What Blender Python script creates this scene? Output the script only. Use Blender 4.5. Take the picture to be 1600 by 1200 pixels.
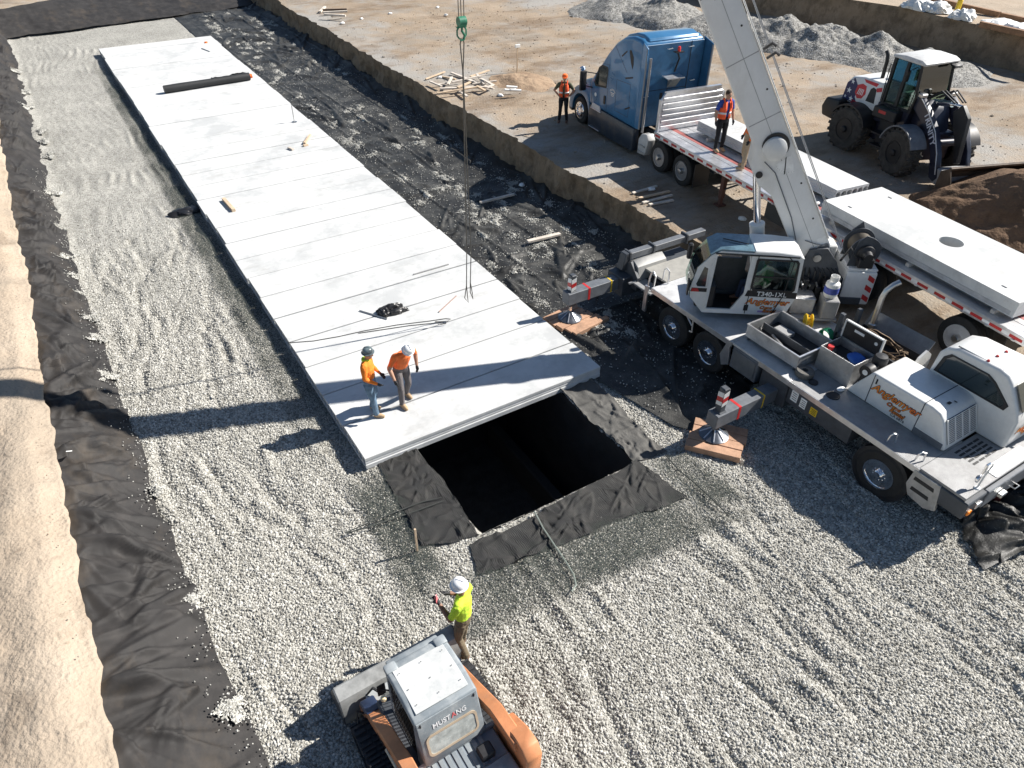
import bpy, bmesh, math, random
import numpy as np
from mathutils import Matrix, Vector
from mathutils.geometry import tessellate_polygon
for o in list(bpy.data.objects): bpy.data.objects.remove(o)
SC = bpy.context.scene
R_ = math.radians
# ------------------------------------------------------------------ camera
CAMROT = Matrix(((0.8493801, 0.32216568, -0.41804631), (-0.52769159, 0.53301583, -0.66138923), (0.00974838, 0.78237037, 0.62273716)))
cd = bpy.data.cameras.new('camera'); cam = bpy.data.objects.new('camera', cd); SC.collection.objects.link(cam)
cam.matrix_world = Matrix.Translation((0, 0, 10.7)) @ CAMROT.to_4x4()
cd.sensor_width = 36; cd.lens = 1118 / 1600 * 36; cd.clip_end = 6000; cd.clip_start = .05
SC.camera = cam
# ------------------------------------------------------------------ sky and sun
SUN_AZ, SUN_EL = R_(-12), R_(39.5)
w = bpy.data.worlds.new('World'); SC.world = w; w.use_nodes = True
nt = w.node_tree; sky = nt.nodes.new('ShaderNodeTexSky'); sky.sky_type = 'NISHITA'; sky.sun_disc = False
sky.sun_elevation = SUN_EL; sky.sun_rotation = R_(90) - SUN_AZ; sky.air_density = 1.0; sky.dust_density = .3; sky.ozone_density = 1.8
bg = nt.nodes['Background']; bg.inputs[1].default_value = .05
nt.links.new(sky.outputs[0], bg.inputs[0])
sd = bpy.data.lights.new('sun', 'SUN'); sd.energy = 4.6; sd.angle = R_(.53); sd.color = (1, .955, .89)
so = bpy.data.objects.new('sun', sd); SC.collection.objects.link(so)
sv = Vector((math.cos(SUN_AZ) * math.cos(SUN_EL), math.sin(SUN_AZ) * math.cos(SUN_EL), math.sin(SUN_EL)))
so.rotation_euler = sv.to_track_quat('Z', 'Y').to_euler(); so.location = (30, -5, 40)
SC.view_settings.view_transform = 'Standard'; SC.view_settings.look = 'None'; SC.view_settings.exposure = .95; SC.view_settings.gamma = 1
# ------------------------------------------------------------------ materials
MATS = {}
def M(name, col, rough=.6, metal=0., var=.12, scale=6., bump=0., bscale=40., col2=None, spec=.5, coat=0.):
    """principled surface with noise-driven colour variation, roughness variation and fine relief"""
    if name in MATS: return MATS[name]
    m = bpy.data.materials.new(name); m.use_nodes = True; t = m.node_tree; n = t.nodes; l = t.links
    b = n['Principled BSDF']; b.inputs['Roughness'].default_value = rough; b.inputs['Metallic'].default_value = metal
    b.inputs['Specular IOR Level'].default_value = spec; b.inputs['Coat Weight'].default_value = coat
    tc = n.new('ShaderNodeTexCoord'); nz = n.new('ShaderNodeTexNoise'); nz.inputs['Scale'].default_value = scale; nz.inputs['Detail'].default_value = 6; nz.inputs['Roughness'].default_value = .65
    l.new(tc.outputs['Object'], nz.inputs['Vector'])
    rp = n.new('ShaderNodeValToRGB'); rp.color_ramp.elements[0].position = .32; rp.color_ramp.elements[1].position = .68
    c2 = col2 or tuple(min(1, c * (1 + var)) for c in col); c1 = col if col2 else tuple(c * (1 - var) for c in col)
    rp.color_ramp.elements[0].color = (*c1, 1); rp.color_ramp.elements[1].color = (*c2, 1)
    l.new(nz.outputs['Fac'], rp.inputs['Fac']); l.new(rp.outputs['Color'], b.inputs['Base Color'])
    mr = n.new('ShaderNodeMapRange'); mr.inputs['To Min'].default_value = max(.02, rough - .1); mr.inputs['To Max'].default_value = min(1, rough + .12)
    l.new(nz.outputs['Fac'], mr.inputs['Value']); l.new(mr.outputs['Result'], b.inputs['Roughness'])
    if bump:
        nb = n.new('ShaderNodeTexNoise'); nb.inputs['Scale'].default_value = bscale; nb.inputs['Detail'].default_value = 5
        l.new(tc.outputs['Object'], nb.inputs['Vector'])
        bp = n.new('ShaderNodeBump'); bp.inputs['Strength'].default_value = bump; bp.inputs['Distance'].default_value = .02
        l.new(nb.outputs['Fac'], bp.inputs['Height']); l.new(bp.outputs['Normal'], b.inputs['Normal'])
    MATS[name] = m; return m
def G_(m): return m.node_tree.nodes, m.node_tree.links
white = M('white_paint', (.72, .72, .70), .35, var=.06, coat=.3)
whiteb = M('boom_paint', (.76, .76, .745), .4, var=.05, scale=2.)
dgrey = M('dark_grey_paint', (.055, .062, .072), .5, var=.25)
mgrey = M('mid_grey_paint', (.13, .14, .155), .5, var=.2)
lgrey = M('deck_grey', (.30, .30, .30), .55, metal=.2, var=.18, scale=4, bump=.3, bscale=60)
alu = M('aluminium', (.74, .74, .75), .32, metal=.85, var=.12, scale=5)
dplate = M('diamond_plate', (.5, .5, .5), .38, metal=.8, var=.2, scale=5, bump=.5, bscale=90)
chrome = M('chrome', (.85, .85, .87), .12, metal=1., var=.05)
black = M('black_plastic', (.018, .018, .02), .5, var=.3)
rubber = M('tyre_rubber', (.022, .021, .02), .8, var=.35, scale=8, bump=.4)
dustrub = M('dusty_rubber', (.05, .046, .04), .9, var=.5, scale=5, bump=.4)
red = M('red_paint', (.5, .03, .03), .4)
orangel = M('amber_lens', (.9, .25, .02), .25)
yellow = M('yellow_plastic', (.75, .5, .02), .4)
green = M('green_rubber', (.02, .25, .12), .5)
steel = M('brushed_steel', (.55, .55, .54), .3, metal=.95, var=.12)
glass = M('tinted_glass', (.02, .03, .03), .04, var=.1, coat=.5, spec=.8)
def glassy(name, tint, a):
    m = bpy.data.materials.new(name); m.use_nodes = True; n, l = G_(m); n.remove(n['Principled BSDF'])
    tr = n.new('ShaderNodeBsdfTransparent'); tr.inputs[0].default_value = (*tint, 1); gl = n.new('ShaderNodeBsdfGlossy'); gl.inputs['Roughness'].default_value = .03; gl.inputs[0].default_value = (.9, .95, .95, 1)
    mx = n.new('ShaderNodeMixShader'); fr = n.new('ShaderNodeFresnel'); fr.inputs[0].default_value = 1.5
    ad = n.new('ShaderNodeMath'); ad.operation = 'ADD'; ad.inputs[1].default_value = a; l.new(fr.outputs[0], ad.inputs[0])
    l.new(ad.outputs[0], mx.inputs[0]); l.new(tr.outputs[0], mx.inputs[1]); l.new(gl.outputs[0], mx.inputs[2]); l.new(mx.outputs[0], n['Material Output'].inputs[0]); return m
clearg = glassy('clear_glass', (.55, .68, .64), .06)
concrete = M('precast_concrete', (.52, .525, .515), .85, var=.10, scale=1.4, bump=.25, bscale=120, col2=(.615, .62, .61))
conc_side = M('concrete_side', (.42, .42, .42), .9, var=.25, scale=3, bump=.3)
def layered(m, col, scale, amt, dist=(1, 1, 1), lo=.45, hi=.6, voro=False):
    """mix a second colour into a material by a stretched noise: stains with a shape of their own"""
    n, l = G_(m); b = n['Principled BSDF']; src = b.inputs['Base Color'].links[0].from_socket
    tc = n.new('ShaderNodeTexCoord'); mp = n.new('ShaderNodeMapping'); mp.inputs['Scale'].default_value = dist; l.new(tc.outputs['Object'], mp.inputs['Vector'])
    nz = n.new('ShaderNodeTexNoise'); nz.inputs['Scale'].default_value = scale; nz.inputs['Detail'].default_value = 8; nz.inputs['Roughness'].default_value = .7
    l.new(mp.outputs[0], nz.inputs['Vector'])
    mr = n.new('ShaderNodeMapRange'); mr.inputs['From Min'].default_value = lo; mr.inputs['From Max'].default_value = hi; mr.inputs['To Max'].default_value = amt; l.new(nz.outputs['Fac'], mr.inputs['Value'])
    mx = n.new('ShaderNodeMix'); mx.data_type = 'RGBA'; mx.inputs['B'].default_value = (*col, 1); l.new(mr.outputs[0], mx.inputs['Factor']); l.new(src, mx.inputs['A']); l.new(mx.outputs['Result'], b.inputs['Base Color'])
    return m
layered(concrete, (.41, .42, .42), .45, .75, (1, 1, 1), .5, .62)
layered(concrete, (.36, .355, .34), 1.5, .45, (.6, 1.4, 1), .56, .68); layered(concrete, (.33, .32, .30), 7, .4, (1, 1, 1), .6, .7)
for nd in [q for q in concrete.node_tree.nodes if q.bl_idname == 'ShaderNodeTexCoord']:      # planks share a mesh: pattern by place, not by plank
    ge = concrete.node_tree.nodes.new('ShaderNodeNewGeometry')
    for lk in list(nd.outputs['Object'].links): concrete.node_tree.links.new(ge.outputs['Position'], lk.to_socket)
layered(whiteb, (.5, .47, .42), 1.6, .35, (1, 1, .3), .55, .75)
layered(white, (.5, .47, .42), 1.5, .25, (1, 1, .4), .55, .8)
layered(lgrey, (.16, .15, .14), 2.2, .5, (1, 1, 1), .5, .7)
def gravelmat(name, cols, cell=34., dark=.5, bump=1.):
    m = bpy.data.materials.new(name); m.use_nodes = True; n, l = G_(m); b = n['Principled BSDF']; b.inputs['Roughness'].default_value = .95; b.inputs['Specular IOR Level'].default_value = .15
    tc = n.new('ShaderNodeTexCoord'); v = n.new('ShaderNodeTexVoronoi'); v.inputs['Scale'].default_value = cell; l.new(tc.outputs['Object'], v.inputs['Vector'])
    sep = n.new('ShaderNodeSeparateColor'); l.new(v.outputs['Color'], sep.inputs[0])
    rp = n.new('ShaderNodeValToRGB'); e = rp.color_ramp.elements; e[0].color = (*cols[0], 1); e[1].color = (*cols[2], 1); e[1].position = .95
    k = e.new(.45); k.color = (*cols[1], 1); l.new(sep.outputs[0], rp.inputs[0])
    big = n.new('ShaderNodeTexNoise'); big.inputs['Scale'].default_value = .55; big.inputs['Detail'].default_value = 5; l.new(tc.outputs['Object'], big.inputs['Vector'])
    mr = n.new('ShaderNodeMapRange'); mr.inputs['From Min'].default_value = .35; mr.inputs['From Max'].default_value = .7; mr.inputs['To Min'].default_value = .86; mr.inputs['To Max'].default_value = 1.1; l.new(big.outputs['Fac'], mr.inputs[0])
    mx = n.new('ShaderNodeMix'); mx.data_type = 'RGBA'; mx.blend_type = 'MULTIPLY'; mx.inputs['Factor'].default_value = 1; l.new(rp.outputs[0], mx.inputs['A']); l.new(mr.outputs[0], mx.inputs['B']); l.new(mx.outputs['Result'], b.inputs['Base Color'])
    bp = n.new('ShaderNodeBump'); bp.inputs['Strength'].default_value = bump; bp.inputs['Distance'].default_value = .03; bp.invert = True; l.new(v.outputs['Distance'], bp.inputs['Height']); l.new(bp.outputs[0], b.inputs['Normal'])
    return m
GC = ((.22, .212, .188), (.41, .397, .355), (.56, .545, .50))
gravel = gravelmat('crushed_gravel', GC)
gravel_grey = gravelmat('grey_aggregate', ((.12, .117, .108), (.25, .243, .226), (.40, .39, .365)), 15.)
stone = bpy.data.materials.new('gravel_stone'); stone.use_nodes = True
n, l = G_(stone); b = n['Principled BSDF']; b.inputs['Roughness'].default_value = .95; b.inputs['Specular IOR Level'].default_value = .15
oi = n.new('ShaderNodeObjectInfo'); rp = n.new('ShaderNodeValToRGB'); rp.color_ramp.elements[0].color = (.18, .172, .152, 1); rp.color_ramp.elements[1].color = (.59, .575, .53, 1); k = rp.color_ramp.elements.new(.5); k.color = (.425, .412, .37, 1)
l.new(oi.outputs['Random'], rp.inputs[0]); l.new(rp.outputs[0], b.inputs['Base Color'])
def dirtmat(name, c1, c2, c3, s=1., fine=14.):
    m = M(name, c1, .95, var=.2, scale=.5 * s, bump=.9, bscale=fine, col2=c2, spec=.15)
    m.node_tree.nodes['Bump'].inputs['Distance'].default_value = .045; layered(m, c3, .35 * s, .75, (1, 1, 1), .48, .62); layered(m, tuple(c * .62 for c in c1), 4 * s, .55, (1, 1, 1), .56, .7); return m
dirt = dirtmat('dry_tan_dirt', (.28, .215, .15), (.38, .305, .23), (.28, .255, .22))
layered(dirt, (.22, .165, .115), .8, .5, (.35, 2.4, 1), .55, .68); layered(dirt, (.33, .32, .30), .09, .85, (1.3, 1, 1), .48, .58); layered(dirt, (.17, .118, .075), .22, .7, (1, 2.2, 1), .50, .62); layered(dirt, (.24, .225, .20), 9, .6, (1, 1, 1), .55, .66)
dirtL = dirtmat('pale_bank_dirt', (.37, .295, .22), (.44, .365, .285), (.33, .275, .215), 1.4)
layered(dirtL, (.22, .17, .125), .9, .65, (1, .7, 1), .55, .66); layered(dirtL, (.20, .155, .11), 7, .5, (1, 1, 1), .60, .68)
dirtB = dirtmat('brown_fill_dirt', (.135, .085, .052), (.20, .13, .085), (.09, .058, .036), 2.)
bankm = dirtmat('cut_bank_dirt', (.24, .175, .115), (.34, .26, .18), (.15, .11, .075), 3., 22.)
layered(bankm, (.10, .075, .05), 2.5, .6, (1, 1, .5), .52, .66)
fabL = M('woven_geotextile', (.027, .025, .024), .66, var=.3, scale=1.5, bump=.3, bscale=160, spec=.35)
layered(fabL, (.12, .092, .064), .8, .45, (1, .6, 1), .54, .74); layered(fabL, (.06, .054, .05), 3, .4, (1, 1, 1), .5, .7)
fabR = M('black_film', (.026, .026, .025), .48, var=.35, scale=2, bump=.35, bscale=30, spec=.3)
layered(fabR, (.13, .128, .118), .9, .6, (1, 1, 1), .46, .68); layered(fabR, (.30, .29, .26), 30, .8, (1, 1, 1), .60, .66); layered(fabR, (.026, .026, .025), 1.1, .85, (1, 1, 1), .5, .62)
netm = M('black_net_mat', (.022, .022, .021), .6, var=.5, scale=3, bump=1., bscale=130)
n, l = G_(netm); wv = n.new('ShaderNodeTexWave'); wv.inputs['Scale'].default_value = 9; wv.inputs['Distortion'].default_value = 6; wv.inputs['Detail'].default_value = 3; tcw = n.new('ShaderNodeTexCoord'); l.new(tcw.outputs['Object'], wv.inputs['Vector'])
bw = n.new('ShaderNodeBump'); bw.inputs['Strength'].default_value = .55; bw.inputs['Distance'].default_value = .03; l.new(wv.outputs['Fac'], bw.inputs['Height']); l.new(n['Principled BSDF'].inputs['Normal'].links[0].from_socket, bw.inputs['Normal']); l.new(bw.outputs[0], n['Principled BSDF'].inputs['Normal'])
layered(netm, (.085, .08, .07), 2.2, .5, (1, 1, 1), .48, .66)
wood = M('sawn_lumber', (.55, .42, .29), .8, var=.2, scale=5, bump=.3)
woodw = M('weathered_lumber', (.56, .50, .43), .85, var=.2, scale=6, bump=.3)
timber = M('timber_mat', (.42, .25, .16), .8, var=.3, scale=4, bump=.4)
paper = M('white_litter', (.8, .8, .78), .7)
# ------------------------------------------------------------------ geometry: every maker returns [(verts, faces), ...]
def V3(p): return np.array(p, float)
def bx(x0, x1, y0, y1, z0, z1, bev=0., seg=1):
    v = [(x, y, z) for x in (x0, x1) for y in (y0, y1) for z in (z0, z1)]
    f = [(0, 1, 3, 2), (4, 6, 7, 5), (0, 4, 5, 1), (2, 3, 7, 6), (0, 2, 6, 4), (1, 5, 7, 3)]
    if bev: return bevel([(np.array(v), f)], bev, seg)
    return [(np.array(v, float), f)]
def bevel(geo, w_, seg=1, ang=40):
    out = []
    for v, f in geo:
        bm = bmesh.new(); vs = [bm.verts.new(p) for p in v]
        for q in f:
            try: bm.faces.new([vs[i] for i in q])
            except ValueError: pass
        bmesh.ops.recalc_face_normals(bm, faces=bm.faces)
        es = [e for e in bm.edges if len(e.link_faces) == 2 and e.calc_face_angle(0) > R_(ang)]
        bmesh.ops.bevel(bm, geom=es, offset=w_, segments=seg, profile=.5, affect='EDGES', clamp_overlap=True)
        bm.verts.index_update()
        out.append((np.array([p.co[:] for p in bm.verts]), [tuple(x.index for x in q.verts) for q in bm.faces])); bm.free()
    return out
def frame(d):
    d = V3(d); d = d / np.linalg.norm(d); a = V3((0, 0, 1)) if abs(d[2]) < .9 else V3((1, 0, 0))
    u = np.cross(a, d); u /= np.linalg.norm(u); return u, np.cross(d, u), d
def lathe(prof, p0=(0, 0, 0), axis=(0, 0, 1), n=20, closed=False):
    """prof: (radius, height along axis)"""
    u, v, d = frame(axis); p0 = V3(p0); V = []; F = []
    for r, h in prof:
        for i in range(n):
            a = 2 * math.pi * i / n; V.append(p0 + d * h + (u * math.cos(a) + v * math.sin(a)) * r)
    k = len(prof)
    for j in range(k if closed else k - 1):
        for i in range(n):
            a, b_ = j * n + i, j * n + (i + 1) % n; c, e = ((j + 1) % k) * n + (i + 1) % n, ((j + 1) % k) * n + i; F.append((a, b_, c, e))
    if not closed: F.append(tuple(range(n - 1, -1, -1))); F.append(tuple(range((k - 1) * n, k * n)))
    return [(np.array(V), F)]
def cy(p0, p1, r, r1=None, n=14):
    p0, p1 = V3(p0), V3(p1); L = np.linalg.norm(p1 - p0); return lathe([(r, 0), (r if r1 is None else r1, L)], p0, p1 - p0, n)
def tb(pts, r, n=7, caps=True):
    pts = [V3(p) for p in pts]; V = []; F = []; k = len(pts); rs = r if isinstance(r, (list, tuple)) else [r] * k; pu = None
    for i, p in enumerate(pts):
        d = pts[min(i + 1, k - 1)] - pts[max(i - 1, 0)]; u, v, d = frame(d)
        if pu is not None:
            u = pu - d * (pu @ d); u /= np.linalg.norm(u); v = np.cross(d, u)
        pu = u
        for j in range(n):
            a = 2 * math.pi * j / n; V.append(p + (u * math.cos(a) + v * math.sin(a)) * rs[i])
    for i in range(k - 1):
        for j in range(n): F.append((i * n + j, i * n + (j + 1) % n, (i + 1) * n + (j + 1) % n, (i + 1) * n + j))
    if caps: F.append(tuple(range(n - 1, -1, -1))); F.append(tuple(range((k - 1) * n, k * n)))
    return [(np.array(V), F)]
def pr(prof, axis, a, b_, bev=0., holes=(), seg=1):
    """extrude a polygon; axis x: prof=(y,z), y: (x,z), z: (x,y)"""
    mp = {'x': lambda t, p: (t, p[0], p[1]), 'y': lambda t, p: (p[0], t, p[1]), 'z': lambda t, p: (p[0], p[1], t)}[axis]
    loops = [list(prof)] + [list(h) for h in holes]; flat = [p for L in loops for p in L]; N = len(flat)
    V = [mp(a, p) for p in flat] + [mp(b_, p) for p in flat]; F = []
    if holes:
        tri = tessellate_polygon([[Vector((p[0], p[1], 0)) for p in L] for L in loops])
        F += [tuple(t) for t in tri] + [tuple(i + N for i in reversed(t)) for t in tri]
    else: F += [tuple(range(N)), tuple(range(2 * N - 1, N - 1, -1))]
    s = 0
    for L in loops:
        for i in range(len(L)): j = (i + 1) % len(L); F.append((s + i, s + j, s + j + N, s + i + N))
        s += len(L)
    g = [(np.array(V, float), F)]
    return bevel(g, bev, seg) if bev else g
def ico(c, r, sub=1, sq=(1, 1, 1)):
    bm = bmesh.new(); bmesh.ops.create_icosphere(bm, subdivisions=sub, radius=1)
    V = np.array([p.co[:] for p in bm.verts]) * np.array(sq) * r + V3(c); F = [tuple(x.index for x in q.verts) for q in bm.faces]; bm.free(); return [(V, F)]
def xf(geo, m):
    A = np.array(m); return [(v @ A[:3, :3].T + A[:3, 3], f) for v, f in geo]
def mv(geo, d): return [(v + V3(d), f) for v, f in geo]
def rot(geo, ang, axis='Z', c=(0, 0, 0)): return xf(geo, Matrix.Translation(c) @ Matrix.Rotation(ang, 4, axis) @ Matrix.Translation([-x for x in c]))
def grid(P):
    """P: (rows, cols, 3) array of points"""
    r, c = P.shape[:2]; i = np.arange(r * c).reshape(r, c)
    F = np.stack([i[:-1, :-1], i[:-1, 1:], i[1:, 1:], i[1:, :-1]], -1).reshape(-1, 4); return [(P.reshape(-1, 3), F)]
def mesh(name, geo, smooth=35):
    vs = np.concatenate([g[0] for g in geo]); me = bpy.data.meshes.new(name); fs = []; o = 0
    for v, f in geo:
        fs += (np.asarray(f) + o).tolist() if isinstance(f, np.ndarray) else [tuple(i + o for i in q) for q in f]
        o += len(v)
    me.from_pydata(vs.tolist(), [], fs); bm = bmesh.new(); bm.from_mesh(me)
    if len(fs) < 60000: bmesh.ops.recalc_face_normals(bm, faces=bm.faces)
    bm.to_mesh(me); bm.free()
    if smooth:
        me.shade_smooth()
        if smooth < 180: me.set_sharp_from_angle(angle=R_(smooth))
    return me
def mk(name, geo, mat, parent=None, smooth=35, kind=None, label=None):
    me = geo if isinstance(geo, bpy.types.Mesh) else mesh(name, geo, smooth)
    if not me.materials: me.materials.append(mat)
    o = bpy.data.objects.new(name, me); SC.collection.objects.link(o)
    if parent is not None: o.parent = parent
    if kind: o['kind'] = kind
    if label: o['label'] = label
    return o
def tag(o, label, cat, group=None):
    o['label'] = label; o['category'] = cat
    if group: o['group'] = group
    return o
def thing(name, label, cat, loc=(0, 0, 0), rz=0., group=None):
    o = bpy.data.objects.new(name, None); o.empty_display_size = .2; SC.collection.objects.link(o); o.location = loc; o.rotation_euler = (0, 0, rz); return tag(o, label, cat, group)
def solo(name, geo, mat, label, cat, group=None, loc=None, rz=0., smooth=35):
    o = tag(mk(name, geo, mat, smooth=smooth), label, cat, group)
    if loc: o.location = loc
    o.rotation_euler = (0, 0, rz); return o
def copytree(o, parent=None):
    c = o.copy(); SC.collection.objects.link(c); c.parent = parent
    for ch in o.children: copytree(ch, c)
    return c
def textmesh(s, size, shear=0., ext=.003, offset=0., bold=0.):
    cu = bpy.data.curves.new('lettering', 'FONT'); cu.body = s; cu.size = size; cu.shear = shear; cu.extrude = ext; cu.offset = offset; cu.align_x = 'CENTER'; cu.align_y = 'CENTER'; cu.resolution_u = 3
    o = bpy.data.objects.new('lettering', cu); SC.collection.objects.link(o); bpy.context.view_layer.update()
    me = bpy.data.meshes.new_from_object(o.evaluated_get(bpy.context.evaluated_depsgraph_get())); g = [(np.array([v.co[:] for v in me.vertices]), [tuple(p.vertices) for p in me.polygons])]
    bpy.data.objects.remove(o); bpy.data.meshes.remove(me); return g
def place(g, c, right, up):
    """lay flat xy geometry onto a plane: centre c, right and up directions"""
    r = Vector(right).normalized(); u = Vector(up).normalized(); u = (u - r * u.dot(r)).normalized(); nn = r.cross(u)
    return xf(g, Matrix(((r.x, u.x, nn.x, c[0]), (r.y, u.y, nn.y, c[1]), (r.z, u.z, nn.z, c[2]), (0, 0, 0, 1))))
# ------------------------------------------------------------------ noise
def vnoise(x, y, seed=0):
    x = np.asarray(x, float); y = np.asarray(y, float); xi = np.floor(x); yi = np.floor(y); fx = x - xi; fy = y - yi
    fx = fx * fx * (3 - 2 * fx); fy = fy * fy * (3 - 2 * fy)
    def h(a, b_):
        s = np.sin(a * 127.1 + b_ * 311.7 + seed * 74.7) * 43758.5453; return s - np.floor(s)
    a = h(xi, yi); b_ = h(xi + 1, yi); c = h(xi, yi + 1); d = h(xi + 1, yi + 1)
    return (a + (b_ - a) * fx + (c - a) * fy + (a - b_ - c + d) * fx * fy) * 2 - 1
def fbm(x, y, o=4, seed=0):
    s = 0; a = .5
    for i in range(o): s = s + a * vnoise(x, y, seed + i); x = x * 2.03 + 7.1; y = y * 2.03 + 3.7; a *= .5
    return s
def ridged(x, y, o=3, seed=0):
    s = 0; a = .5
    for i in range(o): s = s + a * (1 - np.abs(vnoise(x, y, seed + i))) ** 2; x = x * 2.1 + 5.3; y = y * 2.1 + 1.9; a *= .5
    return s
def sstep(a, b_, x): t = np.clip((x - a) / (b_ - a), 0, 1); return t * t * (3 - 2 * t)
random.seed(7); rng = np.random.default_rng(7)
ORD = 'first second third fourth fifth sixth seventh eighth ninth tenth eleventh twelfth thirteenth fourteenth fifteenth sixteenth seventeenth eighteenth nineteenth twentieth'.split()
ORD += ['twenty-' + q for q in ORD[:9]] + ['thirtieth', 'thirty-first']
# ------------------------------------------------------------------ terrain
U = 1.2                                    # level of the ground outside the excavation
PIT = (4.22, 8.02, 7.75, 13.0); DX0, DX1, DY0, PW = 3.10, 9.17, 10.5, 1.22
def gz(x, y):
    """relief of the gravel bed: tracked ridges, swirls and dozer ruts"""
    wp = fbm(x * .28, y * .16, 3, 11) * 1.5 + .25 * fbm(x * .9, y * .5, 3, 12)
    th = x + wp + .05 * (x - 5) * np.clip(y - 4, -8, 4) * .18
    am = sstep(-.25, .5, fbm(x * .45, y * .3, 3, 13) + .15)
    seg_ = sstep(-.1, .5, fbm(x * 1.1, y * .75, 3, 17))
    rg = (.5 + .5 * np.sin(th * 2 * math.pi / .52)) ** 1.5
    rg2 = vnoise(x*5,y*3,18)*.3+(.5 + .5 * np.sin((th + .3 * y * .3) * 2 * math.pi / .31 + 1)) ** 2
    keep = 1 - np.exp(-(((x - 6.1) / 3.0) ** 4 + ((y - 8.0) / 2.0) ** 4))
    return (.13 * rg * am * seg_ * (1 - .55 * sstep(14, 30, y)) + .012 * rg2 * (1 - am * .5) + .05 * fbm(x * .8, y * .8, 4, 15) + .02 * fbm(x * 6, y * 6, 2, 16)) * (.35 + .65 * keep) - .02
def rows(a, b_, d0, k):
    r = [a]
    while r[-1] < b_: r.append(r[-1] + max(d0, k * max(r[-1], 0)))
    return np.array(r)
def creases(U_, W_, n, seed, ln, wd, amp, fan=5, spread=.5, base=None, dirs=None, jit=0.):
    """explicit fold lines, in fans that leave a common anchor; U_, W_ are the sheet's own metres"""
    r = np.random.default_rng(seed); out = np.zeros_like(U_); u0, u1, w0, w1 = U_.min(), U_.max(), W_.min(), W_.max(); k = 0
    while k < n:
        a0 = np.array([r.uniform(u0, u1), u0 * 0 + (w1 if (base and r.random() < .55) else r.uniform(w0, w1))]); th0 = r.normal(*dirs) if dirs else r.uniform(0, 6.28) if base is None else (-1 if a0[1] > (w0 + w1) / 2 else 1) * math.pi / 2 + r.normal(0, .75)
        for q in range(r.integers(2, fan + 2)):
            th = th0 + r.normal(0, spread); a0 = a0 + (r.normal(0, jit, 2) if jit else 0); L = ln * r.uniform(.4, 1.5); d = np.array([math.cos(th), math.sin(th)]); cur = r.normal(0, .12) / max(L, .2)
            bu, bw = U_ - a0[0], W_ - a0[1]; al = bu * d[0] + bw * d[1]; m = (al > -.1) & (al < L + .1) & (np.abs(bu) < L + .3)
            if m.any():
                pe = -bu[m] * d[1] + bw[m] * d[0] - cur * al[m] ** 2; wdt = wd * r.uniform(.6, 1.6) * (1 + .8 * al[m] / L); sh = np.clip(al[m] / (.15 * L), 0, 1) * np.clip((L - al[m]) / (.5 * L), 0, 1)
                t = pe / wdt; out[m] += amp * r.uniform(.4, 1.3) * sh * np.where(t > 0, np.exp(-t * t * 2.5), np.exp(-t * t * .5))
            k += 1
    return out
xs = np.arange(-1.7, 14.5, .06); ys = rows(-6, 58, .06, .0045)
for a in PIT[:2]: xs[np.argmin(abs(xs - a))] = a
ys[np.argmin(abs(ys - PIT[2]))] = PIT[2]; ys[np.argmin(abs(ys - PIT[3]))] = PIT[3]
X, Y = np.meshgrid(xs, ys); Z = gz(X, Y)
m_ = (Y < 24); rut = np.zeros_like(Z)
ru = creases(X[:np.argmax(ys > 24)], Y[:np.argmax(ys > 24)], 620, 141, 2.6, .05, .045, 8, .06, dirs=(math.pi / 2, .16), jit=.45) + creases(X[:np.argmax(ys > 24)], Y[:np.argmax(ys > 24)], 260, 142, 1.5, .055, .055, 5, .12, dirs=(math.pi / 2 + .15, .35), jit=.45)
kp = 1 - np.exp(-(((X[:len(ru)] - 6.1) / 3.4) ** 4 + ((Y[:len(ru)] - 8.0) / 2.6) ** 4)); Z[:len(ru)] -= np.minimum(ru, .085) * kp
Z = np.where((X < -.7), Z + .10 * sstep(-.7, -1.3, X), Z)
Z = np.where((X > DX0 - .1) & (X < DX1 + .1) & (Y > DY0 - .05), np.minimum(Z, -.02), Z)
g = grid(np.stack([X, Y, Z], -1)); v, f = g[0]; fc = v[f].mean(1)
inpit = (fc[:, 0] > PIT[0]) & (fc[:, 0] < PIT[1]) & (fc[:, 1] > PIT[2]) & (fc[:, 1] < PIT[3])
f = f[~inpit]
bed = mk('gravel_bed', [(v, f)], gravel, smooth=180, kind='structure')
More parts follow.
